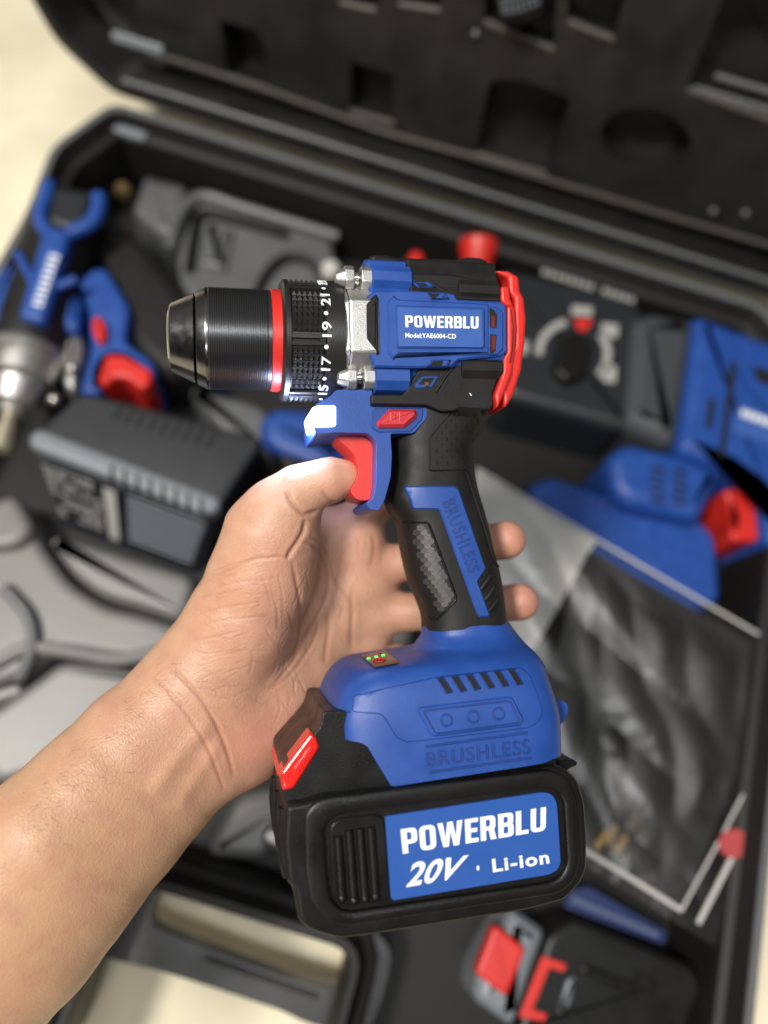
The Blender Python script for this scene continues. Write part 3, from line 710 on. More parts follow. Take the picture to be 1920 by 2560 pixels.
for s in range(6):
    bm = bmesh.new(); pc = R(PH0+1+30+60*s-60); half = R(23)
    nx_, na = 6, 7
    def kp(x,a,r): return Vector((x, axY+r*math.sin(a), r*math.cos(a)))
    for i in range(nx_):
        for j in range(na):
            xa_,xb_ = X0+(X1-X0)*i/nx_, X0+(X1-X0)*(i+1)/nx_; aa,ab = pc-half+2*half*j/na, pc-half+2*half*(j+1)/na
            q = [bm.verts.new(kp(x,a,rk-.0013)) for x,a in ((xa_,aa),(xb_,aa),(xb_,ab),(xa_,ab))]
            ap = bm.verts.new(kp((xa_+xb_)/2,(aa+ab)/2,rk-.0001))
            for k in range(4): bm.faces.new((q[k],q[(k+1)%4],ap))
    lc = R(PH0+1+60*s)
    for a0,a1,x0_,x1_,dr in ((-5.0,-1.1,X0-.0006,X1+.0003,.0),(1.1,5.0,X0-.0006,X1+.0003,.0),(-1.1,1.1,X0+(X1-X0)*.8,X1+.0003,.0)):
        rg = []
        for r_ in (rk-.002, rk-.0003, rk):
            e = .4 if r_ == rk else 0
            rg.append([kp(x,lc+R(a),r_) for x,a in ((x0_+e*.0005,a0+e),(x1_-e*.0005,a0+e),(x1_-e*.0005,a1-e),(x0_+e*.0005,a1-e))])
        obj('lug', loft(rg), M['collar'], collar, angle=30)
    obj('knurled_pad', bm, M['collar'], collar, angle=5)
def ring_text(s, ang, xb, xt, wdeg):
    def fn(s_,t_,h):
        a = R(ang)+R(wdeg)*(s_-.5); x = xb+(xt-xb)*t_; r = rk+.0001+h
        return (x, axY+r*math.sin(a), r*math.cos(a))
    return text_bm(s, None, h=.00012, bold=.012, fn=fn)
XB = q2([(1436,690)],rk)[0][0]; XT = q2([(1360,690)],rk)[0][0]
for s,a in (('23',70),('21',40),('19',10.5),('17',-20),('15',-50)):
    obj('number', ring_text(s, a+PH0, XB, XT, 13.5), M['white'], collar, recalc=False)
bm = bmesh.new(); xc = (XB*.45+XT*.55)
for a in (55,25,-5,-35,-66):
    c = [(xc+.00085*math.cos(t), R(a+PH0)+.00085*math.sin(t)/rk) for t in np.linspace(0,2*math.pi,17)[:-1]]
    bm.faces.new([bm.verts.new((x, axY+(rk+.0003)*math.sin(t), (rk+.0003)*math.cos(t))) for x,t in c])
obj('number_dots', bm, M['white'], collar)

# ---------------------------------------------------------------- gearbox (cast metal)
gy = axY
def octo(x, r, ch=.42):
    out = []
    for k in range(8):
        a = math.pi/8+k*math.pi/4; out.append((x, gy+r*math.sin(a)/math.cos(math.pi/8), r*math.cos(a)/math.cos(math.pi/8)))
    return out
g3 = lambda x: q3([(x,560)],.022)[0][0]
gearbox = obj('gearbox', loft([octo(g3(60),.0200),octo(g3(78),.0215),octo(g3(160),.0238),octo(g3(172),.0246),octo(g3(400),.0250)]), M['cast'], drill, bevel=.0007, seg=2)
BYT = q3([(200,190)],.016)[0][1]; BYB = q3([(200,978)],.016)[0][1]; ZB = .0165
for yb in (BYT,BYB):
    for sz in (1,-1):
        h = .0047
        def fb(x,y,z): return (x,y,z)
        sec = lambda x,k: [(x, yb+k*h*c, sz*(ZB)+k*h*s) for c,s in ((.5,1),(1,.5),(1,-.5),(.5,-1),(-.5,-1),(-1,-.5),(-1,.5),(-.5,1))]
        x0b = q3([(60,190)],.018)[0][0]; x1b = q3([(205,190)],.018)[0][0]; x2b = q3([(258,190)],.018)[0][0]; x3b = q3([(342,190)],.018)[0][0]
        bmb = bmesh.new(); bmn = bmesh.new(); bms = bmesh.new()
        loft([sec(x0b,.45),sec(x0b+.004,.85),sec(x1b-.004,1.0),sec(x1b,1.0)], bmb); obj('screw_boss', bmb, M['cast'], gearbox, bevel=.0006)
        loft([sec(x2b,1.0),sec(x3b+.003,1.0)], bmn); obj('boss_nut', bmn, M['cast'], gearbox, bevel=.0005)
        lathe([(x1b-.001,.0022),(x1b+.0016,.0028),(x2b-.0008,.0028),(x2b,.0036)], lambda x,r,t: (x, yb+r*math.sin(t), sz*(ZB+.0008)+r*math.cos(t)), 20, bms); obj('screw', bms, M['steel'], gearbox)

# ---------------------------------------------------------------- motor housing
xM0 = q3([(340,560)],.022)[0][0]; xM1 = q3([(1392,560)],.022)[0][0]
yT = q3([(700,92)],0)[0][1]; yB = q3([(500,1100)],.012)[0][1]
def bodysec(x, k=1.0):
    yc = axY; top = (yT-.0016-yc)*k; bot = (yB-yc)*k
    p = [(yc+top,.010*k),(yc+top-.003,.0165*k),(yc+.0125,.0215*k),(yc+.0098,.0232*k),(yc-.0098,.0232*k),(yc-.0125,.0215*k),(yc+bot+.003,.0165*k),(yc+bot,.010*k)]
    return [(x,y,z) for y,z in p]+[(x,y,-z) for y,z in p[::-1]]
bm = loft([bodysec(xM0,.97),bodysec(xM0+.001),bodysec(xM1)])
add_surf(bm)
motor = obj('motor_housing', bm, M['blue'], drill, bevel=.0012, seg=3)
# four corner tubes along the housing: blue at the front, black overmould at the rear
def omsec(x):
    t = yT-.0016-axY
    p = [(axY+t+.0010,.0106),(axY+t-.0020,.0178),(axY+.0128,.0222)]
    return [(x,y,z) for y,z in p]+[(x,axY+.0128,-.0222)]+[(x,axY+t-.0020,-.0178),(x,axY+t+.0010,-.0106)]
xo = q3([(612,150)],.015)[0][0]; xo2 = q3([(640,172)],.02)[0][0]
a_ = omsec(xo); b_0 = omsec(xo2)
bm = loft([[a_[0],a_[1],b_0[2],b_0[3],a_[4],a_[5]], omsec(q3([(1368,300)],.02)[0][0])]); add_surf(bm)
rb_ = obj('overmould', bm, M['rubber'], drill, bevel=.0012, seg=3)
def lobe(xa,xb,yc,zc,r,front,k=10):
    bm = bmesh.new()
    pts = [(xa,r-.0006),(xa+.0006,r),(xb-.0006,r),(xb,r-.0006)]
    lathe(pts, lambda x,rr_,t: (x, yc+rr_*math.sin(t+.31), zc+rr_*math.cos(t+.31)), k, bm); add_surf(bm)
    obj('corner_tube', bm, M['blue'] if front else M['rubber'], motor if front else rb_)
xl0 = q3([(346,190)],.02)[0][0]; xl1 = q3([(668,190)],.02)[0][0]; xr0 = q3([(1045,280)],.022)[0][0]; xr1 = q3([(1372,280)],.022)[0][0]
YRT = q3([(1200,282)],.020)[0][1]; YRB = q3([(1200,893)],.020)[0][1]
for s in (1,-1):
    lobe(xl0,xl1,BYT,s*.0165,.0060,1); lobe(xl0,q3([(650,980)],.02)[0][0],BYB,s*.0165,.0066,1)
    lobe(xr0,xr1,YRT,s*.0178,.0052,0); lobe(xr0,xr1,YRB,s*.0178,.0056,0)
# top ridge
rx = lambda x,y: q3([(x,y)],0)[0]
tp = [rx(*p) for p in ((290,68),(330,64),(410,66),(490,86),(640,92),(975,100),(1045,82),(1150,88),(1200,108),(1232,160),(1262,190),(1262,330),(290,330))]
bm = prism(tp,-.0115,.0115)
obj('top_ridge', bm, M['rubber'], rb_, bevel=.002, seg=3)
bm = prism([rx(*p) for p in ((470,82),(500,80),(960,97),(975,103),(975,140),(470,140))],-.006,.006)
obj('top_strip', bm, M['blue'], motor, bevel=.0008)
# black overmould panels on the side
bm = prism(q3([(606,128),(980,138),(1190,185),(1240,215),(1366,238),(1366,350),(1030,345),(1004,300),(960,290),(700,278),(640,172)],.0205), .010, .0208); add_surf(bm)
obj('overmould_panel', bm, M['rubber'], rb_, bevel=.0022, seg=3)
Z23 = .0235
# raised hexagonal frame, panel, label
frame_p = rnd(q3([(250,372),(365,278),(700,280),(955,296),(1010,306),(1024,348),(1385,372),(1420,402),(1424,768),(1376,800),(1035,832),(985,882),(700,894),(362,888),(352,832),(264,716)],Z23),.0008,3)
bm = drape(frame_p,.0016,.0007,flat=.0226); add_surf(bm); frame = obj('side_frame', bm, M['blue'], motor)
pan_p = rnd(q3([(468,368),(522,312),(556,346),(1268,380),(1285,400),(1285,788),(560,790),(520,832),(474,772)],Z23+.001),.0006,3)
bm = drape(pan_p,.0012,.0009,flat=.0242); add_surf(bm); panel = obj('side_panel', bm, M['blue'], frame)
bm = drape(rnd(q3([(532,392),(1250,414),(1252,742),(545,742)],Z23+.002),.0012,4),.0008,.0007,flat=.0254); add_surf(bm)
obj('label_frame', bm, M['blue'], frame)
lab_p = rnd(q3([(556,405),(1234,428),(1242,726),(566,716)],.027),.0012,5)
bm = drape(lab_p,.0003,.0001,flat=.0262); label = obj('name_label', bm, M['label'], frame)
LZ = .02652
obj('lettering', glyph_bm('POWERBLU', q3([(618,568),(1200,580),(1200,484),(614,475)],LZ), LZ), M['white'], frame)
obj('model_lettering', text_bm('Model:YAE6004-CD', q3([(617,652),(1020,660),(1020,622),(616,612)],LZ), flat=LZ, bold=.025, spacing=1.06), M['white'], frame, recalc=False)
# black trapezoid insert at the front
bm = drape(rnd(q3([(298,378),(384,300),(408,342),(416,770),(398,792),(302,660)],.025),.0007,3),.0010,.0008,flat=.0242); add_surf(bm)
obj('side_insert', bm, M['rubber'], frame)
bm = drape(q3([(334,410),(384,352),(384,720),(332,655)],.0262),.0006,.0005,flat=.0252); obj('insert_boss', bm, M['rubber'], frame)
# vents at the rear of the frame
obj('vent_frame', drape(rnd(q3([(1284,398),(1352,402),(1400,442),(1402,740),(1352,786),(1284,782)],.0255),.0006,3),.0008,.0005,flat=.0243), M['blue'], frame)
bm = drape(rnd(q3([(1292,408),(1320,420),(1352,458),(1350,574),(1296,566)],.0258),.0004,3),.0004,0,flat=.0248); drape_up = bm
obj('vent_opening', bm, M['void'], frame)
obj('vent_opening', drape(rnd(q3([(1298,618),(1350,628),(1340,752),(1318,772),(1296,774)],.0258),.0004,3),.0004,0,flat=.0248), M['void'], frame)
obj('vent_inner', drape(q3([(1308,470),(1338,478),(1338,566),(1308,562)],.0262),.0007,0,flat=.0247), M['redvoid'], frame)
obj('vent_inner', drape(q3([(1312,628),(1344,634),(1338,730),(1312,760)],.0262),.0007,0,flat=.0247), M['redvoid'], frame)
# small windows above and below the panel
for out_, inn in (([(786,288),(938,292),(972,348),(820,350)],[(802,298),(925,304),(905,340),(832,340)]),([(828,826),(985,828),(950,888),(788,886)],[(838,838),(958,836),(935,878),(806,878)])):
    w = obj('window_frame', drape(rnd(q3(out_,.0245),.0005,2),.0007,.0005,flat=.0243), M['blueshade'], frame)
    obj('window_opening', drape(rnd(q3(inn,.025),.0003,2),.0003,0,flat=.0249), M['void'], frame)
    obj('window_ledge', drape(q3([inn[1],inn[2],((inn[2][0]-28),inn[2][1]),((inn[1][0]-40),inn[1][1])] if inn[0][1] > 500 else [inn[1],inn[2],((inn[2][0]-50),inn[2][1]),((inn[1][0]-30),inn[1][1])],.025),.0006,.0,flat=.0249), M['blue'], frame)
# rear cap
cap_p = [q3([p],.010)[0] for p in ((1262,184),(1368,188),(1452,232),(1462,345),(1492,402),(1508,560),(1496,760),(1480,868),(1472,950),(1404,1160),(1342,1256),(1318,1112),(1362,1000),(1384,925),(1388,822),(1420,762),(1418,402),(1376,362),(1372,250))]
bm = prism(cap_p,-.0205,.0205); rear = obj('rear_cap', bm, M['red'], drill, bevel=.003, seg=4)
bm = prism([q3([p],.0215)[0] for p in ((1374,244),(1444,240),(1456,345),(1484,410),(1420,404),(1378,362))],.012,.0222)
obj('cap_lip', bm, M['red'], rear, bevel=.001, seg=2)
bm = prism([q3([p],.0215)[0] for p in ((1420,402),(1484,404),(1500,560),(1490,720),(1474,860),(1462,948),(1400,1105),(1344,1225),(1322,1112),(1366,1000),(1388,925),(1392,822),(1422,762))],.010,.0226)
obj('cap_side', bm, M['red'], rear, bevel=.0012, seg=3)
tubep = [q3([p],.0232)[0] for p in ((1462,420),(1480,560),(1472,740),(1454,850))]
obj('cap_groove', tube([(x,y,.0226) for x,y in tubep],.00035,seg=6), M['redvoid'], rear)
bm = lathe([(0,.0),(.001,.0022),(.0016,.0022)], lambda x,r,t: (q3([(1474,292)],.01)[0][0]-.0016+x, q3([(1474,292)],.01)[0][1]+r*math.sin(t), .010+r*math.cos(t)), 14); obj('cap_screw', bm, M['brass'], rear)

# ---------------------------------------------------------------- handle and overmould
def sup(n, p):
    out = []
    for k in range(n):
        t = 2*math.pi*k/n; c,s = math.cos(t), math.sin(t)
        out.append((math.copysign(abs(c)**(2/p),c), math.copysign(abs(s)**(2/p),s)))
    return out
def station_loft(rows, q, nspan=5, nseg=64):
    """rows: xl,yl,xr,yr,hz,p in view pixels -> rounded slices (left and right edge at mid thickness)"""
    rg = []
    for xl_,yl_,xr_,yr_,hz,p in crom(rows,nspan):
        a,b = q([(xl_,yl_)],-.25*hz)[0], q([(xr_,yr_)],.55*hz)[0]
        c = Vector(((a[0]+b[0])/2,(a[1]+b[1])/2)); d = Vector((b[0]-a[0],b[1]-a[1]))/2
        rg.append([(c.x+d.x*s, c.y+d.y*s, hz*t) for s,t in sup(nseg,p)])
    return loft(rg)
hrows = [(515,60,1372,40,.0185,3.6),(530,150,1368,110,.0180,3.4),(640,230,1352,205,.0178,3.2),(636,340,1318,300,.0176,3.0),(640,440,1256,395,.0175,3.2),(645,540,1240,480,.0173,3.1),(640,660,1252,610,.0171,3.1),(610,800,1276,730,.0168,3.1),
         (640,890,1308,840,.0166,3.1),(690,970,1334,930,.0166,3.1),(710,1090,1364,1050,.0166,3.1),(738,1230,1392,1180,.0166,3.1),(776,1370,1428,1310,.0166,3.1),(838,1510,1450,1450,.0166,3.1),(868,1610,1464,1560,.0167,3.1),(872,1690,1474,1650,.0168,3.1)]
bm = station_loft(hrows, q4); add_surf(bm)
handle = obj('handle', bm, M['rubber'], drill, angle=60)
# upper overmould step below the motor
um = drape(q3([(345,1106),(585,1106),(622,1076),(722,904),(986,900),(1046,854),(1372,850),(1368,925),(1340,1010),(1312,1100),(1320,1190),(1290,1225),(900,1240),(780,1190),(345,1184)],.0205),.0004,.0004,flat=.0205)
add_surf(um); obj('upper_overmould', um, M['rubber'], rb_, bevel=.0004)
wf = obj('overmould_window', drape(rnd(q3([(690,1018),(752,955),(892,950),(832,1052),(700,1056)],.0215),.0006,3),.0009,.0004,flat=.0205), M['blueshade'], rb_)
obj('window_opening', drape(rnd(q3([(722,1022),(765,972),(852,970),(806,1028)],.0218),.0004,3),.0006,0,flat=.0210), M['void'], rb_)
bm = tube([q3([(772,1022)],.022)[0]+(.0218,), q3([(800,1022)],.022)[0]+(.0218,)],.0009,seg=8); obj('window_screw', bm, M['brass'], rb_)
obj('window_frame', drape(rnd(q3([(672,208),(800,206),(858,250),(716,252)],.0212),.0004,2),.0006,.0003,flat=.0208), M['blue'], rb_)
obj('window_opening', drape(rnd(q3([(702,218),(772,216),(792,242),(728,244)],.0214),.0004,2),.0008,0,flat=.0208), M['void'], rb_)
# diagonal ridge on the overmould
obj('overmould_ridge', tube([q3([p],.0215)[0]+(.0208,) for p in ((862,1082),(930,975),(985,905))],.0006,seg=8), M['rubber'], rb_)
obj('overmould_ridge', tube([q3([p],.0232)[0]+(.0209,) for p in ((832,195),(900,245),(985,292))],.0006,seg=8), M['rubber'], rb_)

# blue switch housing with the lamp, trigger bracket
sh_p = q4([(128,150),(236,92),(268,52),(516,48),(522,156),(896,150),(892,246),(800,350),(642,352),(652,500),(644,650),(604,800),(562,880),(500,872),(478,832),(524,790),(542,700),(546,430),(530,385),(486,350),(270,345),(128,360),(112,260)],.014)
bm = prism(rnd(sh_p,.0010,3),-.0172,.0172); add_surf(bm)
sw = obj('switch_housing', bm, M['blue'], drill, bevel=.0022, seg=4, angle=40)
obj('switch_panel', drape(rnd(q4([(530,170),(880,166),(876,240),(794,332),(560,335),(520,300)],.0175),.0010,3),.0004,.0003,flat=.0172), M['blueshade'], sw)
swp = drape(rnd(q4([(556,268),(648,172),(832,174),(838,224),(752,300),(570,302)],.019),.0008,3),.0024,.0012,flat=.0172); add_surf(swp)
swb = obj('direction_switch', swp, M['redsw'], drill)
for x in (656,716):
    a,b,c = [(x,196),(x+46,224),(x,254)],0,0
    pts = [q4([p],.0198)[0] for p in a]
    obj('arrow_mark', tube([(x_,y_,.0196) for x_,y_ in pts+[pts[0]]],.00022,seg=6,cap=False), M['red'], swb)
led_p = rnd(q4([(96,194),(112,168),(150,154),(260,155),(272,164),(272,288),(260,297),(150,302),(116,298),(103,250)],.0165),.0012,4)
obj('work_lamp', prism(led_p,-.0040,.0184), M['led'], drill, bevel=.0016, seg=3)
# trigger
tr = rnd(q4([(274,346),(300,342),(470,350),(524,384),(546,430),(546,700),(524,780),(500,806),(440,812),(392,790),(370,760),(372,728),(402,680),(424,620),(422,560),(396,500),(340,440),(290,400)],.006),.0014,3)
obj('trigger', prism(tr,-.0095,.0095), M['red'], drill, bevel=.0035, seg=5, angle=60)

EYE = Vector((-O_.dot(A_),-O_.dot(U_),-O_.dot(N_))); HT = SURF[:]
def hcast(pts, ox, oy, k, zmin=.007):
    def cast(x,y):
        d = Vector(((ox+x/k-CX)/F,-(oy+y/k-CY)/F,-1)); d = Vector((d.dot(A_),d.dot(U_),d.dot(N_))).normalized(); best=None
        for t_ in HT:
            r = t_.ray_cast(EYE,d)
            if r[0] is not None and (best is None or r[3]<best[1]): best=(r[0],r[3])
        return best[0] if best else None
    cx_=sum(p[0] for p in pts)/len(pts); cy_=sum(p[1] for p in pts)/len(pts); out=[]
    for x,y in pts:
        f_=0
        while f_<1:
            p=cast(x+(cx_-x)*f_,y)
            if p is not None and p.z>zmin: break
            f_+=.02
        out.append((p.x,p.y))
    return out
h4 = lambda pts: hcast(pts,740,960,2.765)
# texture panels, badge, ribs on the handle
def tiles(poly, dx, dy, size, h, kind, bm=None, ang=0.0):
    bm = bm or bmesh.new(); xs=[p[0] for p in poly]; ys=[p[1] for p in poly]
    def inside(x,y):
        c=False; n=len(poly)
        for i in range(n):
            (xa_,ya_),(xb_,yb_)=poly[i],poly[i-1]
            if (ya_>y)!=(yb_>y) and x<(xb_-xa_)*(y-ya_)/(yb_-ya_)+xa_: c=not c
        return c
    j=0; y=min(ys)
    while y<max(ys):
        x=min(xs)+(dx/2 if j%2 else 0)
        while x<max(xs):
            if all(inside(x+a,y+b) for a,b in ((size*.3,0),(-size*.3,0),(0,size*.3),(0,-size*.3))) and min(surf(x+a,y+b) for a,b in ((size*.6,0),(-size*.6,0),(0,size*.6),(0,-size*.6)))>.0085 and abs(surf(x-size*.6,y)-surf(x+size*.6,y))<.003:
                if kind == 'scale':
                    pts=[(x+size*.62*math.cos(t), y+size*.62*math.sin(t)) for t in np.linspace(0,2*math.pi,7)[:-1]+math.pi/6]
                    v=[bm.verts.new((a,b,surf(a,b)+h*(.15+ .95*(.5-(b-y)/(1.24*size))))) for a,b in pts]
                    lo=[bm.verts.new((a,b,surf(a,b)-.0006)) for a,b in pts]
                    bm.faces.new(v)
                    for k in range(6): bm.faces.new((lo[k],lo[(k+1)%6],v[(k+1)%6],v[k]))
                else:
                    pts=[(x-size*.18,y-size*.5),(x+size*.18,y-size*.5),(x+size*.18,y+size*.5),(x-size*.18,y+size*.5)]
                    v=[bm.verts.new((a,b,surf(a,b)+h*(1 if i>1 else .1))) for i,(a,b) in enumerate(pts)]; lo=[bm.verts.new((a,b,surf(a,b)-.0004)) for a,b in pts]
                    bm.faces.new(v)
                    for k in range(4): bm.faces.new((lo[k],lo[(k+1)%4],v[(k+1)%4],v[k]))
            x+=dx
        y+=dy; j+=1
    return bm
gp = rnd(h4([(706,958),(908,956),(934,1010),(1104,1468),(1100,1500),(972,1628),(896,1606),(800,1380),(738,1150)]),.0010,3)
grip_mat = mat('textured_grip_rubber',(0.030,0.029,0.028),.46,spec=.4,bump=.2,bscale=2600)
bp_ = h4([(706,958),(800,957),(900,957),(916,966),(934,1010),(1000,1185),(1060,1345),(1104,1464),(1100,1500),(1035,1568),(972,1626),(930,1620),(896,1610)])
obj('grip_border', tube([(x,y,surf(x,y)+.0001) for x,y in bp_],.00055,seg=8), M['blackpl'], handle)
gi = h4([(716,972),(900,970),(922,1018),(1088,1466),(1082,1492),(966,1610),(902,1594),(812,1380),(746,1150)])
obj('grip_texture', tiles(gi,.0025,.00178,.0023,.00048,'scale'), grip_mat, handle, angle=20)
up = rnd(h4([(1112,158),(1290,168),(1336,262),(1262,400),(1238,470),(1236,606),(922,606),(916,372)]),.0010,3)
bm = drape(up,.0008,.0005); add_surf(bm)
obj('grip_pad', bm, M['rubber'], handle)
obj('grip_dots', tiles(h4([(1118,175),(1280,180),(1318,262),(1245,400),(1225,470),(1222,590),(938,590),(932,380)]),.0042,.0024,.0015,.00045,'tick'), M['rubber'], handle, angle=10)
bd = rnd(h4([(742,716),(756,708),(1100,708),(1126,732),(1310,1276),(1254,1364),(1338,1592),(1330,1610),(1266,1612),(1242,1574),(992,880),(974,868),(806,868)]),.0006,3)
bm = drape(bd,.0009,.0006); add_surf(bm); badge = obj('badge', bm, M['blue'], handle)
obj('badge_lettering', text_bm('BRUSHLESS', q4([(1010,820),(1192,1310),(1276,1280),(1092,775)],.0180), h=.0006, bold=.006, spacing=1.12), M['blueshade'], badge, recalc=False)
for i in range(3):
    a = q4([(1342-2+30*i,1330+78*i)],.016)[0]; b = q4([(1275+28*i,1420+75*i)],.0165)[0]
    obj('grip_rib', tube([(a[0],a[1],surf(*a)),((a[0]+b[0])/2,(a[1]+b[1])/2,surf((a[0]+b[0])/2,(a[1]+b[1])/2)+.0003),(b[0],b[1],surf(*b))],.0011,seg=8), M['rubber'], handle)
# seam line along the rear of the handle
sp = [q4([p],.013)[0] for p in ((1160,610),(1190,680),(1232,800),(1300,1000),(1372,1215),(1412,1262))]
sp = [tuple(p) for p in crom(sp,5)]
obj('rear_seam', tube([(x,y,surf(x,y)+.0003) for x,y in sp],.0006,seg=6), M['rubber'], handle)
# lint specks
bm = bmesh.new()
for p in ((1132,1100),(1140,1110)): 
    x,y = q3([p],.021)[0]; bmesh.ops.create_uvsphere(bm,u_segments=6,v_segments=4,radius=.00035, matrix=Matrix.Translation((x,y,.0212)))
obj('lint', bm, M['white'], rb_)

# ---------------------------------------------------------------- foot
SURF_BODY = list(SURF)
frows = [(800,130,1250,105,.0168,2.6),(792,175,1284,150,.0178,2.6),(770,210,1316,190,.0200,2.7),(735,240,1345,222,.0228,2.9),(560,276,1372,252,.0270,3.6),(430,300,1392,285,.0298,4.6),(372,335,1410,320,.0318,5),(330,388,1424,370,.0332,5.4),
         (302,450,1438,425,.0340,5.8),(292,500,1450,470,.0345,6),(290,545,1462,515,.0347,6.2),(296,590,1470,560,.0349,6.4),(300,640,1474,610,.0350,6.5),(310,720,1476,680,.0351,6.5),(320,960,1478,835,.0352,6.5)]
bm = station_loft(frows, q5, nspan=6, nseg=120)
def temp(bm_):
    bmesh.ops.recalc_face_normals(bm_, faces=bm_.faces); me_ = bpy.data.meshes.new('tmp'); bm_.to_mesh(me_); bm_.free(); o_ = bpy.data.objects.new('tmp',me_); COL.objects.link(o_); return o_
oa = temp(bm); ob = temp(prism(q5([(150,600),(296,606),(312,640),(334,670),(356,690),(380,706),(412,715),(445,720),(478,722),(500,726),(526,744),(548,782),(640,936),(660,938),(1420,822),(1462,808),(1700,770),(1700,1500),(150,1500)],.034),-.06,.06))
md = oa.modifiers.new('cut','BOOLEAN'); md.operation='DIFFERENCE'; md.object=ob; md.solver='EXACT'; bpy.context.view_layer.update()
fm = bpy.data.meshes.new_from_object(oa.evaluated_get(bpy.context.evaluated_depsgraph_get()))
for o_ in (oa,ob):
    m_ = o_.data; bpy.data.objects.remove(o_); bpy.data.meshes.remove(m_)
bm = bmesh.new(); bm.from_mesh(fm); bpy.data.meshes.remove(fm); SURF[:] = []; add_surf(bm); HT = SURF[:]
foot = obj('foot', bm, M['blue'], drill, angle=50, bevel=.0012, seg=3)
h5 = lambda pts: hcast(pts, 660, 1500, 2.0232)
bm = drape(rnd(h5([(450,478),(620,442),(862,388),(1296,338),(1346,378),(1410,556),(1394,612),(1340,648),(722,722),(664,694),(618,612),(586,576),(440,566)]),.0016,4),.0006,.0005)
add_surf(bm); fpanel = obj('side_panel', bm, M['blue'], foot)
for i in range(6):
    dx,dy = 71*i,-8.4*i
    obj('vent_frame', drape(rnd(h5([(866+dx,392+dy),(908+dx,386+dy),(956+dx,466+dy),(916+dx,476+dy)]),.0005,3),.0006,.0004), M['blueshade'], fpanel)
    obj('vent_opening', drape(rnd(h5([(875+dx,396+dy),(902+dx,392+dy),(945+dx,462+dy),(920+dx,468+dy)]),.0003,2),.0008,0), M['void'], fpanel)
bm = drape(rnd(h5([(768,548),(790,538),(1230,486),(1254,492),(1310,602),(1296,632),(862,690),(838,680)]),.0012,4),.0007,.0006); add_surf(bm)
obj('recess_frame', bm, M['blue'], fpanel)
rf = h5([(800,562),(812,556),(1222,508),(1240,514),(1286,608),(1280,618),(872,672),(856,664)])
zs = [(x,y,surf(x,y)) for x,y in rf]
obj('recess_edge', tube([(x,y,z+.0001) for x,y,z in zs+zs[:1]],.0004,seg=6,cap=False), M['blueshade'], fpanel)
for cx_,cy_ in ((918,605),(1052,588),(1180,572)):
    c = h5([(cx_+27*math.cos(a), cy_+29*math.sin(a)) for a in np.linspace(0,2*math.pi,25)])
    obj('dimple', tube([(x,y,surf(x,y)+.0001) for x,y in c],.00042,seg=6,cap=False), M['blueshade'], fpanel)
obj('lettering', text_bm('BRUSHLESS', h5([(822,846),(1345,778),(1340,702),(818,772)]), h=.0007, bold=.004, spacing=1.14), M['blueshade'], foot, recalc=False)
for a,b in (((818,742),(1332,671)),((836,872),(1348,798))):
    p,q = h5([a])[0], h5([b])[0]
    obj('moulded_line', tube([(p[0],p[1],surf(*p)+.0001),(q[0],q[1],surf(*q)+.0001)],.0005,seg=8), M['blueshade'], foot)
# parting line running round the front of the foot
# belt clip lug at the rear
bm = prism(rnd(q5([(1440,486),(1490,500),(1506,520),(1504,560),(1488,600),(1450,625)],.010),.0015,3),-.010,.016); obj('clip_lug', bm, M['blue'], foot, bevel=.002, seg=3)
# charge display on the sloping top of the foot: ray-cast on the foot from the eye
ft = HT[0]; Minv_eye = EYE
def onfoot(x,y,h=.0004):
    u,v = 660+x/2.0232,1500+y/2.0232; d = Vector(((u-CX)/F,-(v-CY)/F,-1)); d = Vector((d.dot(A_),d.dot(U_),d.dot(N_))).normalized()
    r = ft.ray_cast(Minv_eye, d); return (r[0]-r[1]*h*(1 if r[1].dot(d)>0 else -1)) if r[0] is not None else None
def foot_patch(pts, h, m, name, parent, n=6):
    q = [Vector(p) for p in pts]; bm = bmesh.new(); g=[]
    for j in range(n+1):
        row=[]
        for i in range(n+1):
            p = bilq([v.to_3d() for v in q], i/n, j/n); w = onfoot(p.x,p.y,h)
            row.append(bm.verts.new(w) if w is not None else None)
        g.append(row)
    for j in range(n):
        for i in range(n):
            f = [g[j][i],g[j][i+1],g[j+1][i+1],g[j+1][i]]
            if all(f): bm.faces.new(f)
    return obj(name, bm, m, parent)
disp = foot_patch([(490,286),(610,260),(690,324),(562,348)], .0006, M['screen'], 'display', foot, 12)
pl = [onfoot(x,y,.0001) for x,y in crom([(296,492),(318,522),(370,556),(440,567)],5)]
obj('parting_line', tube([p for p in pl if p is not None],.0004,seg=6), M['blueshade'], foot)
for x,y in ((530,306),(568,298),(604,290)):
    foot_patch([(x-10,y-4),(x+8,y-7),(x+12,y+4),(x-7,y+7)], .0009, M['green'], 'charge_light', foot, 2)
for x,y in ((515,292),(588,274)): foot_patch([(x-6,y-4),(x+5,y-6),(x+8,y+4),(x-3,y+6)], .0009, M['redled'], 'charge_light', foot, 2)
ring = [onfoot(584+30*math.cos(a), 314-9*math.sin(a)-5*math.cos(a)*.8, .0009) for a in np.linspace(0,2*math.pi,25)]
ring = [r for r in ring if r is not None]
obj('display_icon', tube(ring,.00022,seg=5,cap=False), M['red'], foot)
obj('display_icon', tube([onfoot(566,318,.0009),onfoot(576,311,.0009),onfoot(584,316,.0009),onfoot(592,309,.0009),onfoot(602,311,.0009)],.00022,seg=5), M['red'], foot)

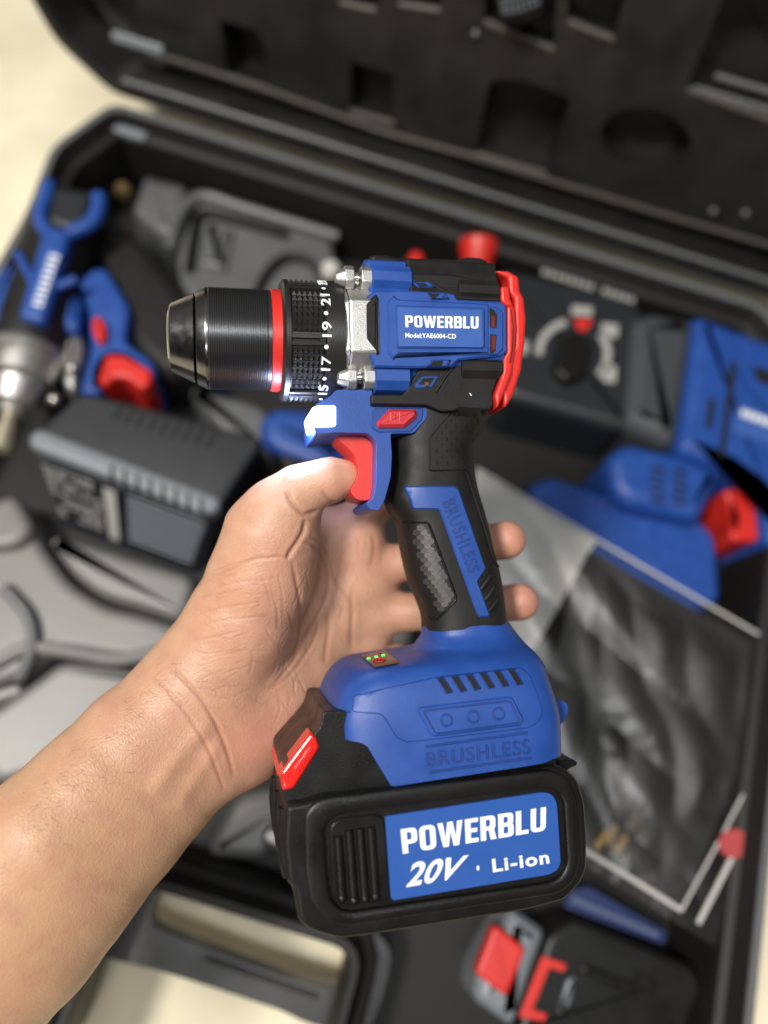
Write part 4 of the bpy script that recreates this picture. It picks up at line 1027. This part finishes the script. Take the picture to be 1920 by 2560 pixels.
# ---------------------------------------------------------------- battery
SURF[:] = []
bt_p = q5([(300,560),(286,640),(96,836),(78,960),(104,1016),(92,1200),(112,1400),(142,1424),(168,1590),(214,1632),(262,1652),(372,1682),(520,1664),(1300,1542),(1490,1492),(1568,1412),(1602,1338),(1606,1180),(1592,1000),(1552,890),(1470,800),(1470,560)],.026)
up_p = q5([(300,560),(288,640),(92,846),(96,1010),(190,1110),(420,1030),(660,960),(1480,830),(1470,560)],.030)
mn_p = q5([(104,1016),(210,1000),(300,968),(660,944),(1440,826),(1500,840),(1556,892),(1592,1000),(1606,1180),(1602,1338),(1568,1412),(1490,1492),(1300,1542),(520,1664),(372,1682),(262,1652),(214,1632),(168,1590),(142,1424),(112,1400),(92,1200)],.030)
bm = prism(rnd(up_p,.002,3),-.0255,.0300)
bat = obj('battery', bm, M['blackpl'], drill, bevel=.006, seg=5, angle=60)
bm = prism(rnd(mn_p,.002,3),-.0300,.0355)
obj('case_shell', bm, M['blackpl'], bat, bevel=.006, seg=6, angle=60)
ZBt = .0355
fr_o = rnd(q5([(200,1090),(262,1012),(352,990),(1440,856),(1524,884),(1572,980),(1596,1330),(1556,1432),(1480,1484),(420,1646),(332,1634),(238,1540),(208,1400)],ZBt+.001),.006,6)
fr_i = rnd(q5([(300,1160),(330,1104),(400,1078),(1420,948),(1480,966),(1512,1020),(1530,1330),(1500,1392),(1440,1424),(440,1572),(380,1560),(332,1500),(318,1400)],ZBt+.001),.005,6)
def ring_plate(o, i, z0, z1, ch=.0012):
    """raised frame between two outlines, edges rolled"""
    bm = bmesh.new(); loops = []
    for poly,z in ((o,z0),(inset(o,.0003),z1-ch*.5),(inset(o,ch),z1)): loops.append([bm.verts.new((x,y,z)) for x,y in poly])
    inn = []
    for poly,z in ((inset(i,-ch),z1),(inset(i,-.0003),z1-ch*.5),(i,z0)): inn.append([bm.verts.new((x,y,z)) for x,y in poly])
    for ls in (loops,inn):
        for a,b in zip(ls,ls[1:]):
            n=len(a)
            for k in range(n): bm.faces.new((a[k],a[(k+1)%n],b[(k+1)%n],b[k]))
    ed=[]
    for vs in (loops[-1],inn[0]):
        for k in range(len(vs)):
            e = bm.edges.get((vs[k],vs[(k+1)%len(vs)])) ; ed.append(e)
    bmesh.ops.triangle_fill(bm, use_beauty=True, edges=ed)
    return bm
obj('raised_frame', ring_plate(fr_o, fr_i, .0345, .0380), M['blackpl'], bat, angle=40)
bm = prism(rnd(q5([(326,1170),(346,1122),(392,1100),(608,1078),(650,1520),(420,1548),(372,1536),(344,1490)],ZBt+.0005),.004,4),.0345,.0362); obj('rib_panel', bm, M['blackpl'], bat, bevel=.0008)
for x0_,y0_,x1_,y1_ in ((374,1196,396,1508),(430,1166,456,1520),(485,1156,512,1510),(540,1148,566,1500)):
    p,q = q5([(x0_,y0_)],.0370)[0], q5([(x1_,y1_)],.0370)[0]
    obj('rib', tube([(p[0],p[1],.0364),(q[0],q[1],.0364)],.0016,seg=12), M['blackpl'], bat)
    bm = bmesh.new(); bmesh.ops.create_uvsphere(bm,u_segments=12,v_segments=8,radius=.00185, matrix=Matrix.Translation((q[0],q[1],.0364))); obj('rib_end', bm, M['blackpl'], bat)
bl_p = rnd(q5([(612,1095),(1410,972),(1456,980),(1482,1024),(1502,1330),(1482,1370),(1440,1390),(655,1520),(642,1506)],ZBt+.0012),.0016,4)
ZL = .0368
bm = prism(bl_p,.0345,ZL); obj('name_label', bm, M['label2'], bat, bevel=.00015, seg=1)
obj('lettering', glyph_bm('POWERBLU', q5([(702,1284),(1424,1166),(1426,1046),(690,1160)],ZL), ZL), M['white'], bat)
obj('voltage_lettering', text_bm('20V', q5([(718,1454),(968,1410),(1036,1288),(752,1326)],ZL), flat=ZL, bold=.028, spacing=1.04), M['white'], bat, recalc=False)
obj('type_lettering', text_bm('Li-ion', q5([(1158,1378),(1444,1332),(1436,1266),(1152,1310)],ZL), flat=ZL, bold=.028, spacing=1.14), M['white'], bat, recalc=False)
bm = bmesh.new(); x,y = q5([(1083,1356)],ZL)[0]; bmesh.ops.create_uvsphere(bm,u_segments=8,v_segments=6,radius=.0006, matrix=Matrix.Translation((x,y,ZL))@Matrix.Diagonal((1,1.6,.4,1))); obj('scuff', bm, M['white'], bat)
# rear latch tab and front ridges
bm = prism(rnd(q5([(1470,800),(1540,796),(1566,808),(1560,826),(1520,842),(1500,870),(1470,860)],.010),.0006,2),-.012,.014); obj('rear_tab', bm, M['blackpl'], bat, bevel=.0008)
for z0_ in (-.018,.003,.024):
    p = [q5([a],.026)[0] for a in ((100,1060),(90,1180),(104,1330),(122,1400))]
    obj('front_ridge', tube([(x+.0008,y,z0_) for x,y in p],.0028,seg=12), M['blackpl'], bat)
# red release latch on the sloping front: frame with a pressed centre
rl = [q5([p],.016)[0] for p in ((92,868),(238,676),(262,700),(284,744),(150,952),(98,966))]
e0 = Vector(rl[0]); e1_ = Vector(rl[1]); dv = (e1_-e0).normalized(); nv = Vector((-dv.y,dv.x))
def latch(s,w,h): 
    p = e0+dv*s+nv*h; return Vector((p.x,p.y,w))
Ls = (e1_-e0).length
bm = bmesh.new()
for (a,b,w0,w1,h0,h1) in ((-.001,Ls+.001,-.016,.0195,-.006,.0006),): box(bm,(a,w0,h0),(b,w1,h1),lambda x,y,z: latch(x,y,z))
lt = obj('release_latch', bm, M['redgloss'], bat, bevel=.0015, seg=3)
bm = bmesh.new(); box(bm,(-.0015,-.017,-.001),(.0035,.020,.0022),lambda x,y,z: latch(x,y,z)); obj('latch_lip', bm, M['redgloss'], bat, bevel=.001, seg=3)
bm = prism([q5([p],.0312)[0] for p in ((84,872),(238,668),(264,694),(284,744),(152,956),(92,968))],.0195,.0312); obj('latch_cheek', bm, M['redgloss'], bat, bevel=.0012, seg=3)
bm = prism([q5([p],.0312)[0] for p in ((150,850),(232,736),(252,752),(170,884),(140,890))],.031,.0316); obj('latch_pad', bm, M['redgloss'], bat, bevel=.0003)

# light of the drill's own lamp
for name,z in (('lamp_glow',.0186),):
    l = bpy.data.lights.new(name,'POINT'); l.energy = .11; l.color = (.55,.65,1.0); l.shadow_soft_size = .006
    o = bpy.data.objects.new(name,l); COL.objects.link(o); x,y = q4([(60,250)],.01)[0]; o.matrix_world = Matrix.Translation(DM @ Vector((x-.006,y-.002,.004)))

# ================================================================== hand and forearm
def CP(u, v, d): return np.array([(u-CX)/F*d, -(v-CY)/F*d, -d])      # photo pixel and depth -> eye space
def z6(x,y): return (400+x/2.37, 1100+y/2.37)
PR = []   # (points, radii, k, flatten) chains of tapered capsules
def chain(pts, k): PR.append(([CP(p[0],p[1],p[2]) for p in pts], [p[3]*.01 for p in pts], k))
# forearm: two bones side by side, then the wrist
chain([(-330,2480,.285,3.1),(112,2092,.300,2.62),(330,1850,.318,2.2),(500,1700,.330,2.15)], .02)
chain([(-330,2760,.290,3.1),(78,2345,.304,2.72),(330,2080,.320,2.15),(500,1905,.333,1.95),(600,1850,.340,1.95)], .02)
chain([(-330,2620,.292,3.0),(100,2220,.305,2.6),(400,1900,.325,2.0),(560,1790,.336,2.0)], .015)
# thumb side of the palm
chain([(520,1690,.333,2.15),(600,1560,.330,2.35),(655,1440,.326,2.25),(682,1335,.322,1.86)], .014)
chain([(682,1335,.322,1.80),(708,1275,.319,1.36)], .010)
# heel and little-finger side of the palm
chain([(560,1830,.340,1.95),(690,1778,.347,1.95),(770,1715,.356,1.55)], .014)
chain([(690,1740,.350,1.9),(800,1600,.366,1.75),(880,1480,.366,1.6)], .014)
chain([(640,1640,.350,2.1),(760,1500,.362,1.8),(860,1420,.364,1.55)], .014)
chain([(720,1400,.352,1.5),(800,1340,.356,1.35),(890,1340,.358,1.15)], .012)
chain([(880,1350,.360,1.2),(930,1430,.364,1.12),(945,1540,.366,1.1),(900,1640,.370,1.05)], .009)
# thumb
chain([(700,1290,.319,1.36),(752,1224,.316,1.05),(800,1208,.3155,.98),(836,1198,.3155,.90),(864,1193,.3155,.70)], .0055)
# fingers: first, second, third, fourth
chain([(860,1330,.356,.95),(985,1212,.358,.88),(1060,1120,.362,.8)], .006)
chain([(930,1420,.362,.95),(1090,1392,.362,.9),(1205,1362,.355,.90),(1266,1350,.348,.88)], .0035)
chain([(930,1530,.364,.95),(1090,1530,.362,.9),(1230,1512,.354,.88),(1300,1505,.347,.84)], .0035)
chain([(900,1640,.370,.88),(1050,1660,.374,.8),(1160,1640,.374,.72)], .0035)
H = .00115
allp = np.array([p for c in PR for p in c[0]]); rmx = .033
lo = np.array([-.205,allp[:,1].min()-.02,allp[:,2].min()-.03]); hi = allp.max(0)+.03
lo[1] = max(lo[1],-.235)
dims = np.ceil((hi-lo)/H).astype(int)+1
gx,gy_,gz_ = [lo[i]+H*np.arange(dims[i]) for i in range(3)]
D = np.full(dims, .03, np.float32)
for pts,rad,k in PR:
    pm = np.array(pts); m = max(rad)+k+.006
    i0 = np.clip(((pm.min(0)-m-lo)/H).astype(int),0,dims-1); i1 = np.clip(((pm.max(0)+m-lo)/H).astype(int)+2,1,dims)
    sl_ = tuple(slice(a,b) for a,b in zip(i0,i1))
    Xg,Yg,Zg = np.meshgrid(gx[sl_[0]],gy_[sl_[1]],gz_[sl_[2]],indexing='ij')
    d = None
    for (a,ra_),(b,rb2) in zip(zip(pts,rad),zip(pts[1:],rad[1:])):
        ab = b-a; t = np.clip(((Xg-a[0])*ab[0]+(Yg-a[1])*ab[1]+(Zg-a[2])*ab[2])/ab.dot(ab),0,1)
        e = np.sqrt((Xg-a[0]-t*ab[0])**2+(Yg-a[1]-t*ab[1])**2+(Zg-a[2]-t*ab[2])**2)-(ra_+(rb2-ra_)*(t*t*(3-2*t)*.4+t*.6))
        if d is None: d = e
        else:
            kk = .005; h = np.clip(.5+.5*(e-d)/kk,0,1); d = e*(1-h)+d*h-kk*h*(1-h)*.35
    o = D[sl_]; h = np.clip(.5+.5*(d-o)/k,0,1); D[sl_] = (d*(1-h)+o*h-k*h*(1-h)).astype(np.float32)
def surface_nets(D, lo, H):
    s = D < 0; nx,ny,nz = D.shape
    c = [s[i:nx-1+i, j:ny-1+j, k:nz-1+k] for i in (0,1) for j in (0,1) for k in (0,1)]
    tot = sum(x.astype(np.int8) for x in c); act = (tot>0)&(tot<8)
    idx = np.full(act.shape,-1,np.int64); ijk = np.argwhere(act); idx[act] = np.arange(len(ijk))
    acc = np.zeros((len(ijk),3)); cnt = np.zeros(len(ijk))
    off = [(i,j,k) for i in (0,1) for j in (0,1) for k in (0,1)]
    val = {o: D[ijk[:,0]+o[0],ijk[:,1]+o[1],ijk[:,2]+o[2]] for o in off}
    for a in off:
        for ax in range(3):
            if a[ax]==0:
                b = list(a); b[ax]=1; b=tuple(b); va,vb = val[a],val[b]; m=(va<0)!=(vb<0)
                t = va/(va-vb+1e-12); p = np.tile(np.array(a,float),(len(ijk),1)); p[:,ax]+=t
                acc[m]+=p[m]; cnt[m]+=1
    V = lo+H*(ijk+acc/np.maximum(cnt,1)[:,None]); Fs=[]
    for ax in range(3):
        o1,o2 = [(1,2),(2,0),(0,1)][ax]
        a = s; sh=[slice(None)]*3; sh2=[slice(None)]*3; sh[ax]=slice(0,-1); sh2[ax]=slice(1,None)
        e = a[tuple(sh)]!=a[tuple(sh2)]; ins = a[tuple(sh)]; q = np.argwhere(e)
        q = q[(q[:,o1]>0)&(q[:,o2]>0)&(q[:,o1]<D.shape[o1]-1)&(q[:,o2]<D.shape[o2]-1)]
        f = ins[q[:,0],q[:,1],q[:,2]]
        def cell(d1,d2):
            r = q.copy(); r[:,o1]-=d1; r[:,o2]-=d2; return idx[r[:,0],r[:,1],r[:,2]]
        quad = np.stack([cell(1,1),cell(0,1),cell(0,0),cell(1,0)],1)
        quad[~f] = quad[~f][:,::-1]; Fs.append(quad)
    return V, np.concatenate(Fs)
V, Fq = surface_nets(D, lo, H); del D
def npmesh(name, V, Fq):
    me = bpy.data.meshes.new(name); me.vertices.add(len(V)); me.vertices.foreach_set('co', V.astype(np.float32).ravel())
    k = Fq.shape[1]; me.loops.add(len(Fq)*k); me.loops.foreach_set('vertex_index', Fq.astype(np.int32).ravel())
    me.polygons.add(len(Fq)); me.polygons.foreach_set('loop_start', np.arange(0,len(Fq)*k,k,dtype=np.int32))
    me.update(calc_edges=True); me.validate(); return me
# smooth once, then split for fine creases
me0 = npmesh('tmp', V, Fq); ot = bpy.data.objects.new('tmp', me0); COL.objects.link(ot)
md = ot.modifiers.new('s','SMOOTH'); md.factor = .5; md.iterations = 3
md = ot.modifiers.new('u','SUBSURF'); md.levels = 1; md.render_levels = 1
bpy.context.view_layer.update()
hm = bpy.data.meshes.new_from_object(ot.evaluated_get(bpy.context.evaluated_depsgraph_get()))
bpy.data.objects.remove(ot); bpy.data.meshes.remove(me0); hm.name = 'person'
n = len(hm.vertices); co = np.empty(n*3,np.float32); hm.vertices.foreach_get('co',co); co = co.reshape(-1,3).astype(float)
nr = np.empty(n*3,np.float32); hm.vertex_normals.foreach_get('vector',nr); nr = nr.reshape(-1,3).astype(float)
pu = CX+co[:,0]/-co[:,2]*F; pv = CY-co[:,1]/-co[:,2]*F
face_ = np.clip(-(nr*co).sum(1)/np.linalg.norm(co,axis=1),-1,1)
disp = np.zeros(n); tone = np.zeros(n); line = np.zeros(n)
def crease(pts, width, depth, conv=z6, ends=True, tint=.5):
    """fold in the skin along a line (mm deep, px wide); negative depth raises a tendon"""
    global disp
    P = crom([conv(*p) for p in pts], 6); m = (pu>P[:,0].min()-4*width)&(pu<P[:,0].max()+4*width)&(pv>P[:,1].min()-4*width)&(pv<P[:,1].max()+4*width)&(face_>.08)
    ix = np.nonzero(m)[0]
    if not len(ix): return
    best = np.full(len(ix),1e9); par = np.zeros(len(ix)); N_s = len(P)-1
    for i in range(N_s):
        a,b = P[i],P[i+1]; ab=b-a; t=np.clip(((pu[ix]-a[0])*ab[0]+(pv[ix]-a[1])*ab[1])/max(ab.dot(ab),1e-9),0,1)
        dd_ = np.hypot(pu[ix]-a[0]-t*ab[0], pv[ix]-a[1]-t*ab[1]); q=dd_<best; best[q]=dd_[q]; par[q]=(i+t[q])/N_s
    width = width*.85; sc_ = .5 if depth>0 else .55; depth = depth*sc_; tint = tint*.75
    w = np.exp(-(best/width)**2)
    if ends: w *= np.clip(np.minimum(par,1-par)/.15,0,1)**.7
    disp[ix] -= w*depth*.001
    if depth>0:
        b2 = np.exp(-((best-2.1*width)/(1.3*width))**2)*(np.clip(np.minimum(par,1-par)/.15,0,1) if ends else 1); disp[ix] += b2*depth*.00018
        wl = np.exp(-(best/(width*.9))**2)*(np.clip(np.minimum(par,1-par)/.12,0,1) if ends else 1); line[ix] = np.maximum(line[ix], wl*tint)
V6 = lambda x,y: (x*1920/1659, y*1920/1659)
# big folds
crease([(745,300),(780,370),(840,430),(880,438),(940,415)], 7, 1.6, tint=.8)
crease([(960,300),(985,340),(1020,372),(1035,360)], 5, .9, tint=.6)
crease([(860,470),(850,540),(810,610),(765,680),(770,705)], 7, 1.7, tint=.8)
crease([(770,705),(700,690),(640,700),(560,705),(430,760),(330,800)], 5, .7, tint=.5)
crease([(780,700),(800,800),(820,900),(835,1020),(830,1160),(800,1290),(720,1400),(660,1460)], 6, .9, tint=.6)
crease([(820,600),(900,620),(970,700),(1000,800),(985,930),(930,1050),(850,1180),(770,1290),(700,1390)], 7, 1.1, tint=.6)
crease([(880,570),(960,620),(1010,720),(1040,830),(1090,900),(1140,970)], 6, .8, tint=.5)
crease([(1130,900),(1140,1010),(1135,1130),(1135,1240)], 7, 1.0, tint=.5)
crease([(1260,560),(1270,650),(1250,760)], 7, .6, tint=.4)
crease([(1000,1000),(1000,1120),(985,1240),(975,1330)], 7, .8, tint=.4)
crease([(940,1040),(920,1160),(850,1290),(740,1420),(640,1480)], 5, .6, tint=.4)
for pts in ([(180,1250),(260,1262),(380,1258),(540,1240)],[(190,1310),(300,1380),(430,1450)],[(200,1180),(330,1165),(470,1130)],[(230,930),(360,910),(500,880)],[(260,1010),(420,985),(600,960)],[(280,1080),(440,1060),(640,1040)],
            [(610,820),(640,900),(660,1000)],[(700,790),(720,900),(735,1040)],[(330,870),(470,840),(640,830)],[(540,1240),(545,1320),(530,1380)],[(655,880),(690,1000),(700,1120)],[(310,780),(420,740),(520,720)]):
    crease(pts, 3.2, .32, tint=.4)
# wrist folds and tendons
crease([(60,1340),(160,1440),(260,1560),(340,1700),(400,1850),(440,2000)], 6, 1.0, tint=.55)
crease([(-60,1380),(60,1500),(170,1640),(270,1800),(340,1960),(380,2080)], 6, .7, tint=.45)
crease([(120,1400),(250,1530),(350,1640)], 4, .4, tint=.35)
Zf = lambda x,y: (x/2.2125, 1000+y/2.2125)          # close view of the forearm
crease([(840,2190),(960,2010),(1080,1870),(1180,1760)], 26, -1.6, conv=Zf); crease([(980,2260),(1070,2110),(1160,1980),(1210,1880)], 22, -1.2, conv=Zf)
# fine palm lines
cr_ = random.Random(21)
for i in range(95):
    x = cr_.uniform(250,900); y = cr_.uniform(760,1650); a = cr_.gauss(-.12 if x<640 else 1.35,.35); l_ = cr_.uniform(60,190); b_c = cr_.uniform(-.12,.12)*l_
    crease([(x-l_/2*math.cos(a),y-l_/2*math.sin(a)),(x+b_c*math.sin(a),y-b_c*math.cos(a)),(x+l_/2*math.cos(a),y+l_/2*math.sin(a))],2.6,cr_.uniform(.12,.34),tint=.34)
for i in range(40):
    x = cr_.uniform(900,1400); y = cr_.uniform(560,1220); l_ = cr_.uniform(50,130); a = cr_.gauss(1.5,.25)
    crease([(x-l_/2*math.cos(a),y-l_/2*math.sin(a)),(x+4,y),(x+l_/2*math.cos(a),y+l_/2*math.sin(a))],2.8,cr_.uniform(.12,.34),tint=.3)
# knuckle wrinkles on the back edge of the thumb
for x in (700,725,770,800): crease([(x,150),(x+6,185),(x+2,225)], 3, .25, tint=.25)
for c,r_ in (((1262,1350),46),((1298,1505),44)): pass
co2 = co+nr*disp[:,None]
def blob(u,v,r,a):
    global tone
    tone += a*np.exp(-(((pu-u)**2+(pv-v)**2)/r**2))
blob(640,1880,110,.55); blob(740,1820,80,.6); blob(1290,1350,60,.8); blob(1320,1505,55,.85); blob(840,1220,45,.25); blob(690,1420,110,.25); blob(960,1400,90,.25); blob(880,1280,60,.35); blob(1000,1560,80,.2); blob(640,1560,120,.15)
tone = np.clip(tone,0,1)
hm.vertices.foreach_set('co', co2.astype(np.float32).ravel())
at_ = hm.color_attributes.new('skin','FLOAT_COLOR','POINT')
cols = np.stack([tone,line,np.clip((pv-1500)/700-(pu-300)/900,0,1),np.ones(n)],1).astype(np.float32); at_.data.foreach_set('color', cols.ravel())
hm.update()
sk = bpy.data.materials.new('skin'); sk.use_nodes = True; t = sk.node_tree; b = t.nodes['Principled BSDF']
def nd(ty, **kw):
    q = t.nodes.new(ty)
    for a_,v_ in kw.items(): setattr(q,a_,v_)
    return q
va = nd('ShaderNodeVertexColor', layer_name='skin'); sp_ = nd('ShaderNodeSeparateColor'); t.links.new(va.outputs[0], sp_.inputs[0])
def mixc(fac, c1, c2, fsock=None):
    m = nd('ShaderNodeMix', data_type='RGBA'); 
    for s_,c_ in ((6,c1),(7,c2)):
        if isinstance(c_,tuple): m.inputs[s_].default_value = (*c_,1)
        else: t.links.new(c_, m.inputs[s_])
    if fsock is not None: t.links.new(fsock, m.inputs[0])
    else: m.inputs[0].default_value = fac
    return m.outputs[2]
base_c = mixc(0, (.545,.313,.208), (.535,.315,.192), sp_.outputs[2])
pink = mixc(0, base_c, (.57,.245,.185), sp_.outputs[0])
tcn = nd('ShaderNodeTexCoord'); n1 = nd('ShaderNodeTexNoise'); n1.inputs['Scale'].default_value = 110; n1.inputs['Detail'].default_value = 6; t.links.new(tcn.outputs['Object'], n1.inputs['Vector'])
mr = nd('ShaderNodeMapRange'); mr.inputs[1].default_value=.42; mr.inputs[2].default_value=.72; mr.inputs[3].default_value=0; mr.inputs[4].default_value=.6; t.links.new(n1.outputs[0], mr.inputs[0])
blot = mixc(0, pink, (.46,.225,.155), mr.outputs[0])
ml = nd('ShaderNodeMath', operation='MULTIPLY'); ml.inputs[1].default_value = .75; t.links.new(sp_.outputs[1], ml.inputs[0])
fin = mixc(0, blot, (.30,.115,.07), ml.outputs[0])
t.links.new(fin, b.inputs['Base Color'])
b.inputs['Roughness'].default_value = .43; b.inputs['Specular IOR Level'].default_value = .42
b.inputs['Subsurface Weight'].default_value = .25; b.inputs['Subsurface Radius'].default_value = (1,.35,.18); b.inputs['Subsurface Scale'].default_value = .0035
vo = nd('ShaderNodeTexVoronoi', feature='DISTANCE_TO_EDGE'); vo.inputs['Scale'].default_value = 620
n2 = nd('ShaderNodeTexNoise'); n2.inputs['Scale'].default_value = 300; t.links.new(tcn.outputs['Object'], n2.inputs['Vector'])
vm = nd('ShaderNodeVectorMath', operation='MULTIPLY_ADD'); vm.inputs[1].default_value = (.003,.003,.003); t.links.new(n2.outputs['Color'], vm.inputs[0]); t.links.new(tcn.outputs['Object'], vm.inputs[2]); t.links.new(vm.outputs[0], vo.inputs['Vector'])
cl_ = nd('ShaderNodeMapRange'); cl_.inputs[1].default_value=0; cl_.inputs[2].default_value=.25; t.links.new(vo.outputs[0], cl_.inputs[0])
n3 = nd('ShaderNodeTexNoise'); n3.inputs['Scale'].default_value = 180; n3.inputs['Detail'].default_value = 8; t.links.new(tcn.outputs['Object'], n3.inputs['Vector'])
ad = nd('ShaderNodeMath', operation='MULTIPLY_ADD'); ad.inputs[1].default_value = .35; t.links.new(cl_.outputs[0], ad.inputs[0]); t.links.new(n3.outputs[0], ad.inputs[2])
bp = nd('ShaderNodeBump'); bp.inputs['Strength'].default_value = .26; bp.inputs['Distance'].default_value = .0008; t.links.new(ad.outputs[0], bp.inputs['Height']); t.links.new(bp.outputs[0], b.inputs['Normal'])
hm.materials.clear(); hm.materials.append(sk); hm.shade_smooth()
wrist = Vector(CP(500,1800,.333)); hm.transform(Matrix.Translation(-wrist))
person = bpy.data.objects.new('person', hm); COL.objects.link(person); person.matrix_world = CAM @ Matrix.Translation(wrist)
tag(person, 'bare left hand and forearm reaching in from the left, thumb on the red trigger', 'hand')
def pchild(name, bm, m):
    o = obj(name, bm, m); o.data.transform(Matrix.Translation(-wrist)); o.parent = person; return o
# thumb nail, seen edge-on along the top of the thumb
a = Vector(CP(812,1166,.3155)); b_ = Vector(CP(866,1170,.3155)); dx_ = (b_-a).normalized(); nz = Vector((0,0,1)); up_ = nz.cross(dx_).normalized(); bm = bmesh.new(); g = []
for i in range(9):
    row = []
    for j in range(9):
        s,q = i/8, (j/8-.5)*2; w = .0066*(1-.25*max(0,(s-.7)/.3)**2)
        row.append(bm.verts.new(a+(b_-a)*s+nz*(q*w)+up_*(-.0030*q*q-.0014*max(0,s-.6)+.0004)))
    g.append(row)
for i in range(8):
    for j in range(8): bm.faces.new((g[i][j],g[i+1][j],g[i+1][j+1],g[i][j+1]))
bmesh.ops.solidify(bm, geom=bm.faces[:], thickness=.0007)
pchild('thumbnail', bm, mat('nail',(.66,.42,.36),.3))
# short dark hairs on the upper side of the forearm
hb = BVHTree.FromPolygons([tuple(v) for v in co2], [tuple(p.vertices) for p in hm.polygons]); bm = bmesh.new(); hr = random.Random(5)
for i in range(170):
    s = hr.random()
    u = 60+400*s+hr.gauss(0,25); v = 2010-400*s+abs(hr.gauss(0,1))*75+12
    d = Vector(CP(u,v,1)).normalized(); h = hb.ray_cast(Vector((0,0,0)), d)
    if h[0] is None: continue
    p = h[0]; nn = h[1]; ang = R(hr.gauss(15,28)); tdir = Vector((math.cos(ang),math.sin(ang),0)); tdir = (tdir-nn*tdir.dot(nn)).normalized(); ln = hr.uniform(.002,.0045); sd = nn.cross(tdir)*hr.uniform(-.3,.3)
    tube([p-nn*.0002, p+tdir*ln*.5+nn*ln*.14, p+tdir*ln+sd*ln+nn*ln*.10],[.00003,.000028,.00001],bm,4,False)
pchild('arm_hair', bm, mat('hair',(.03,.018,.012),.6))['kind'] = 'stuff'
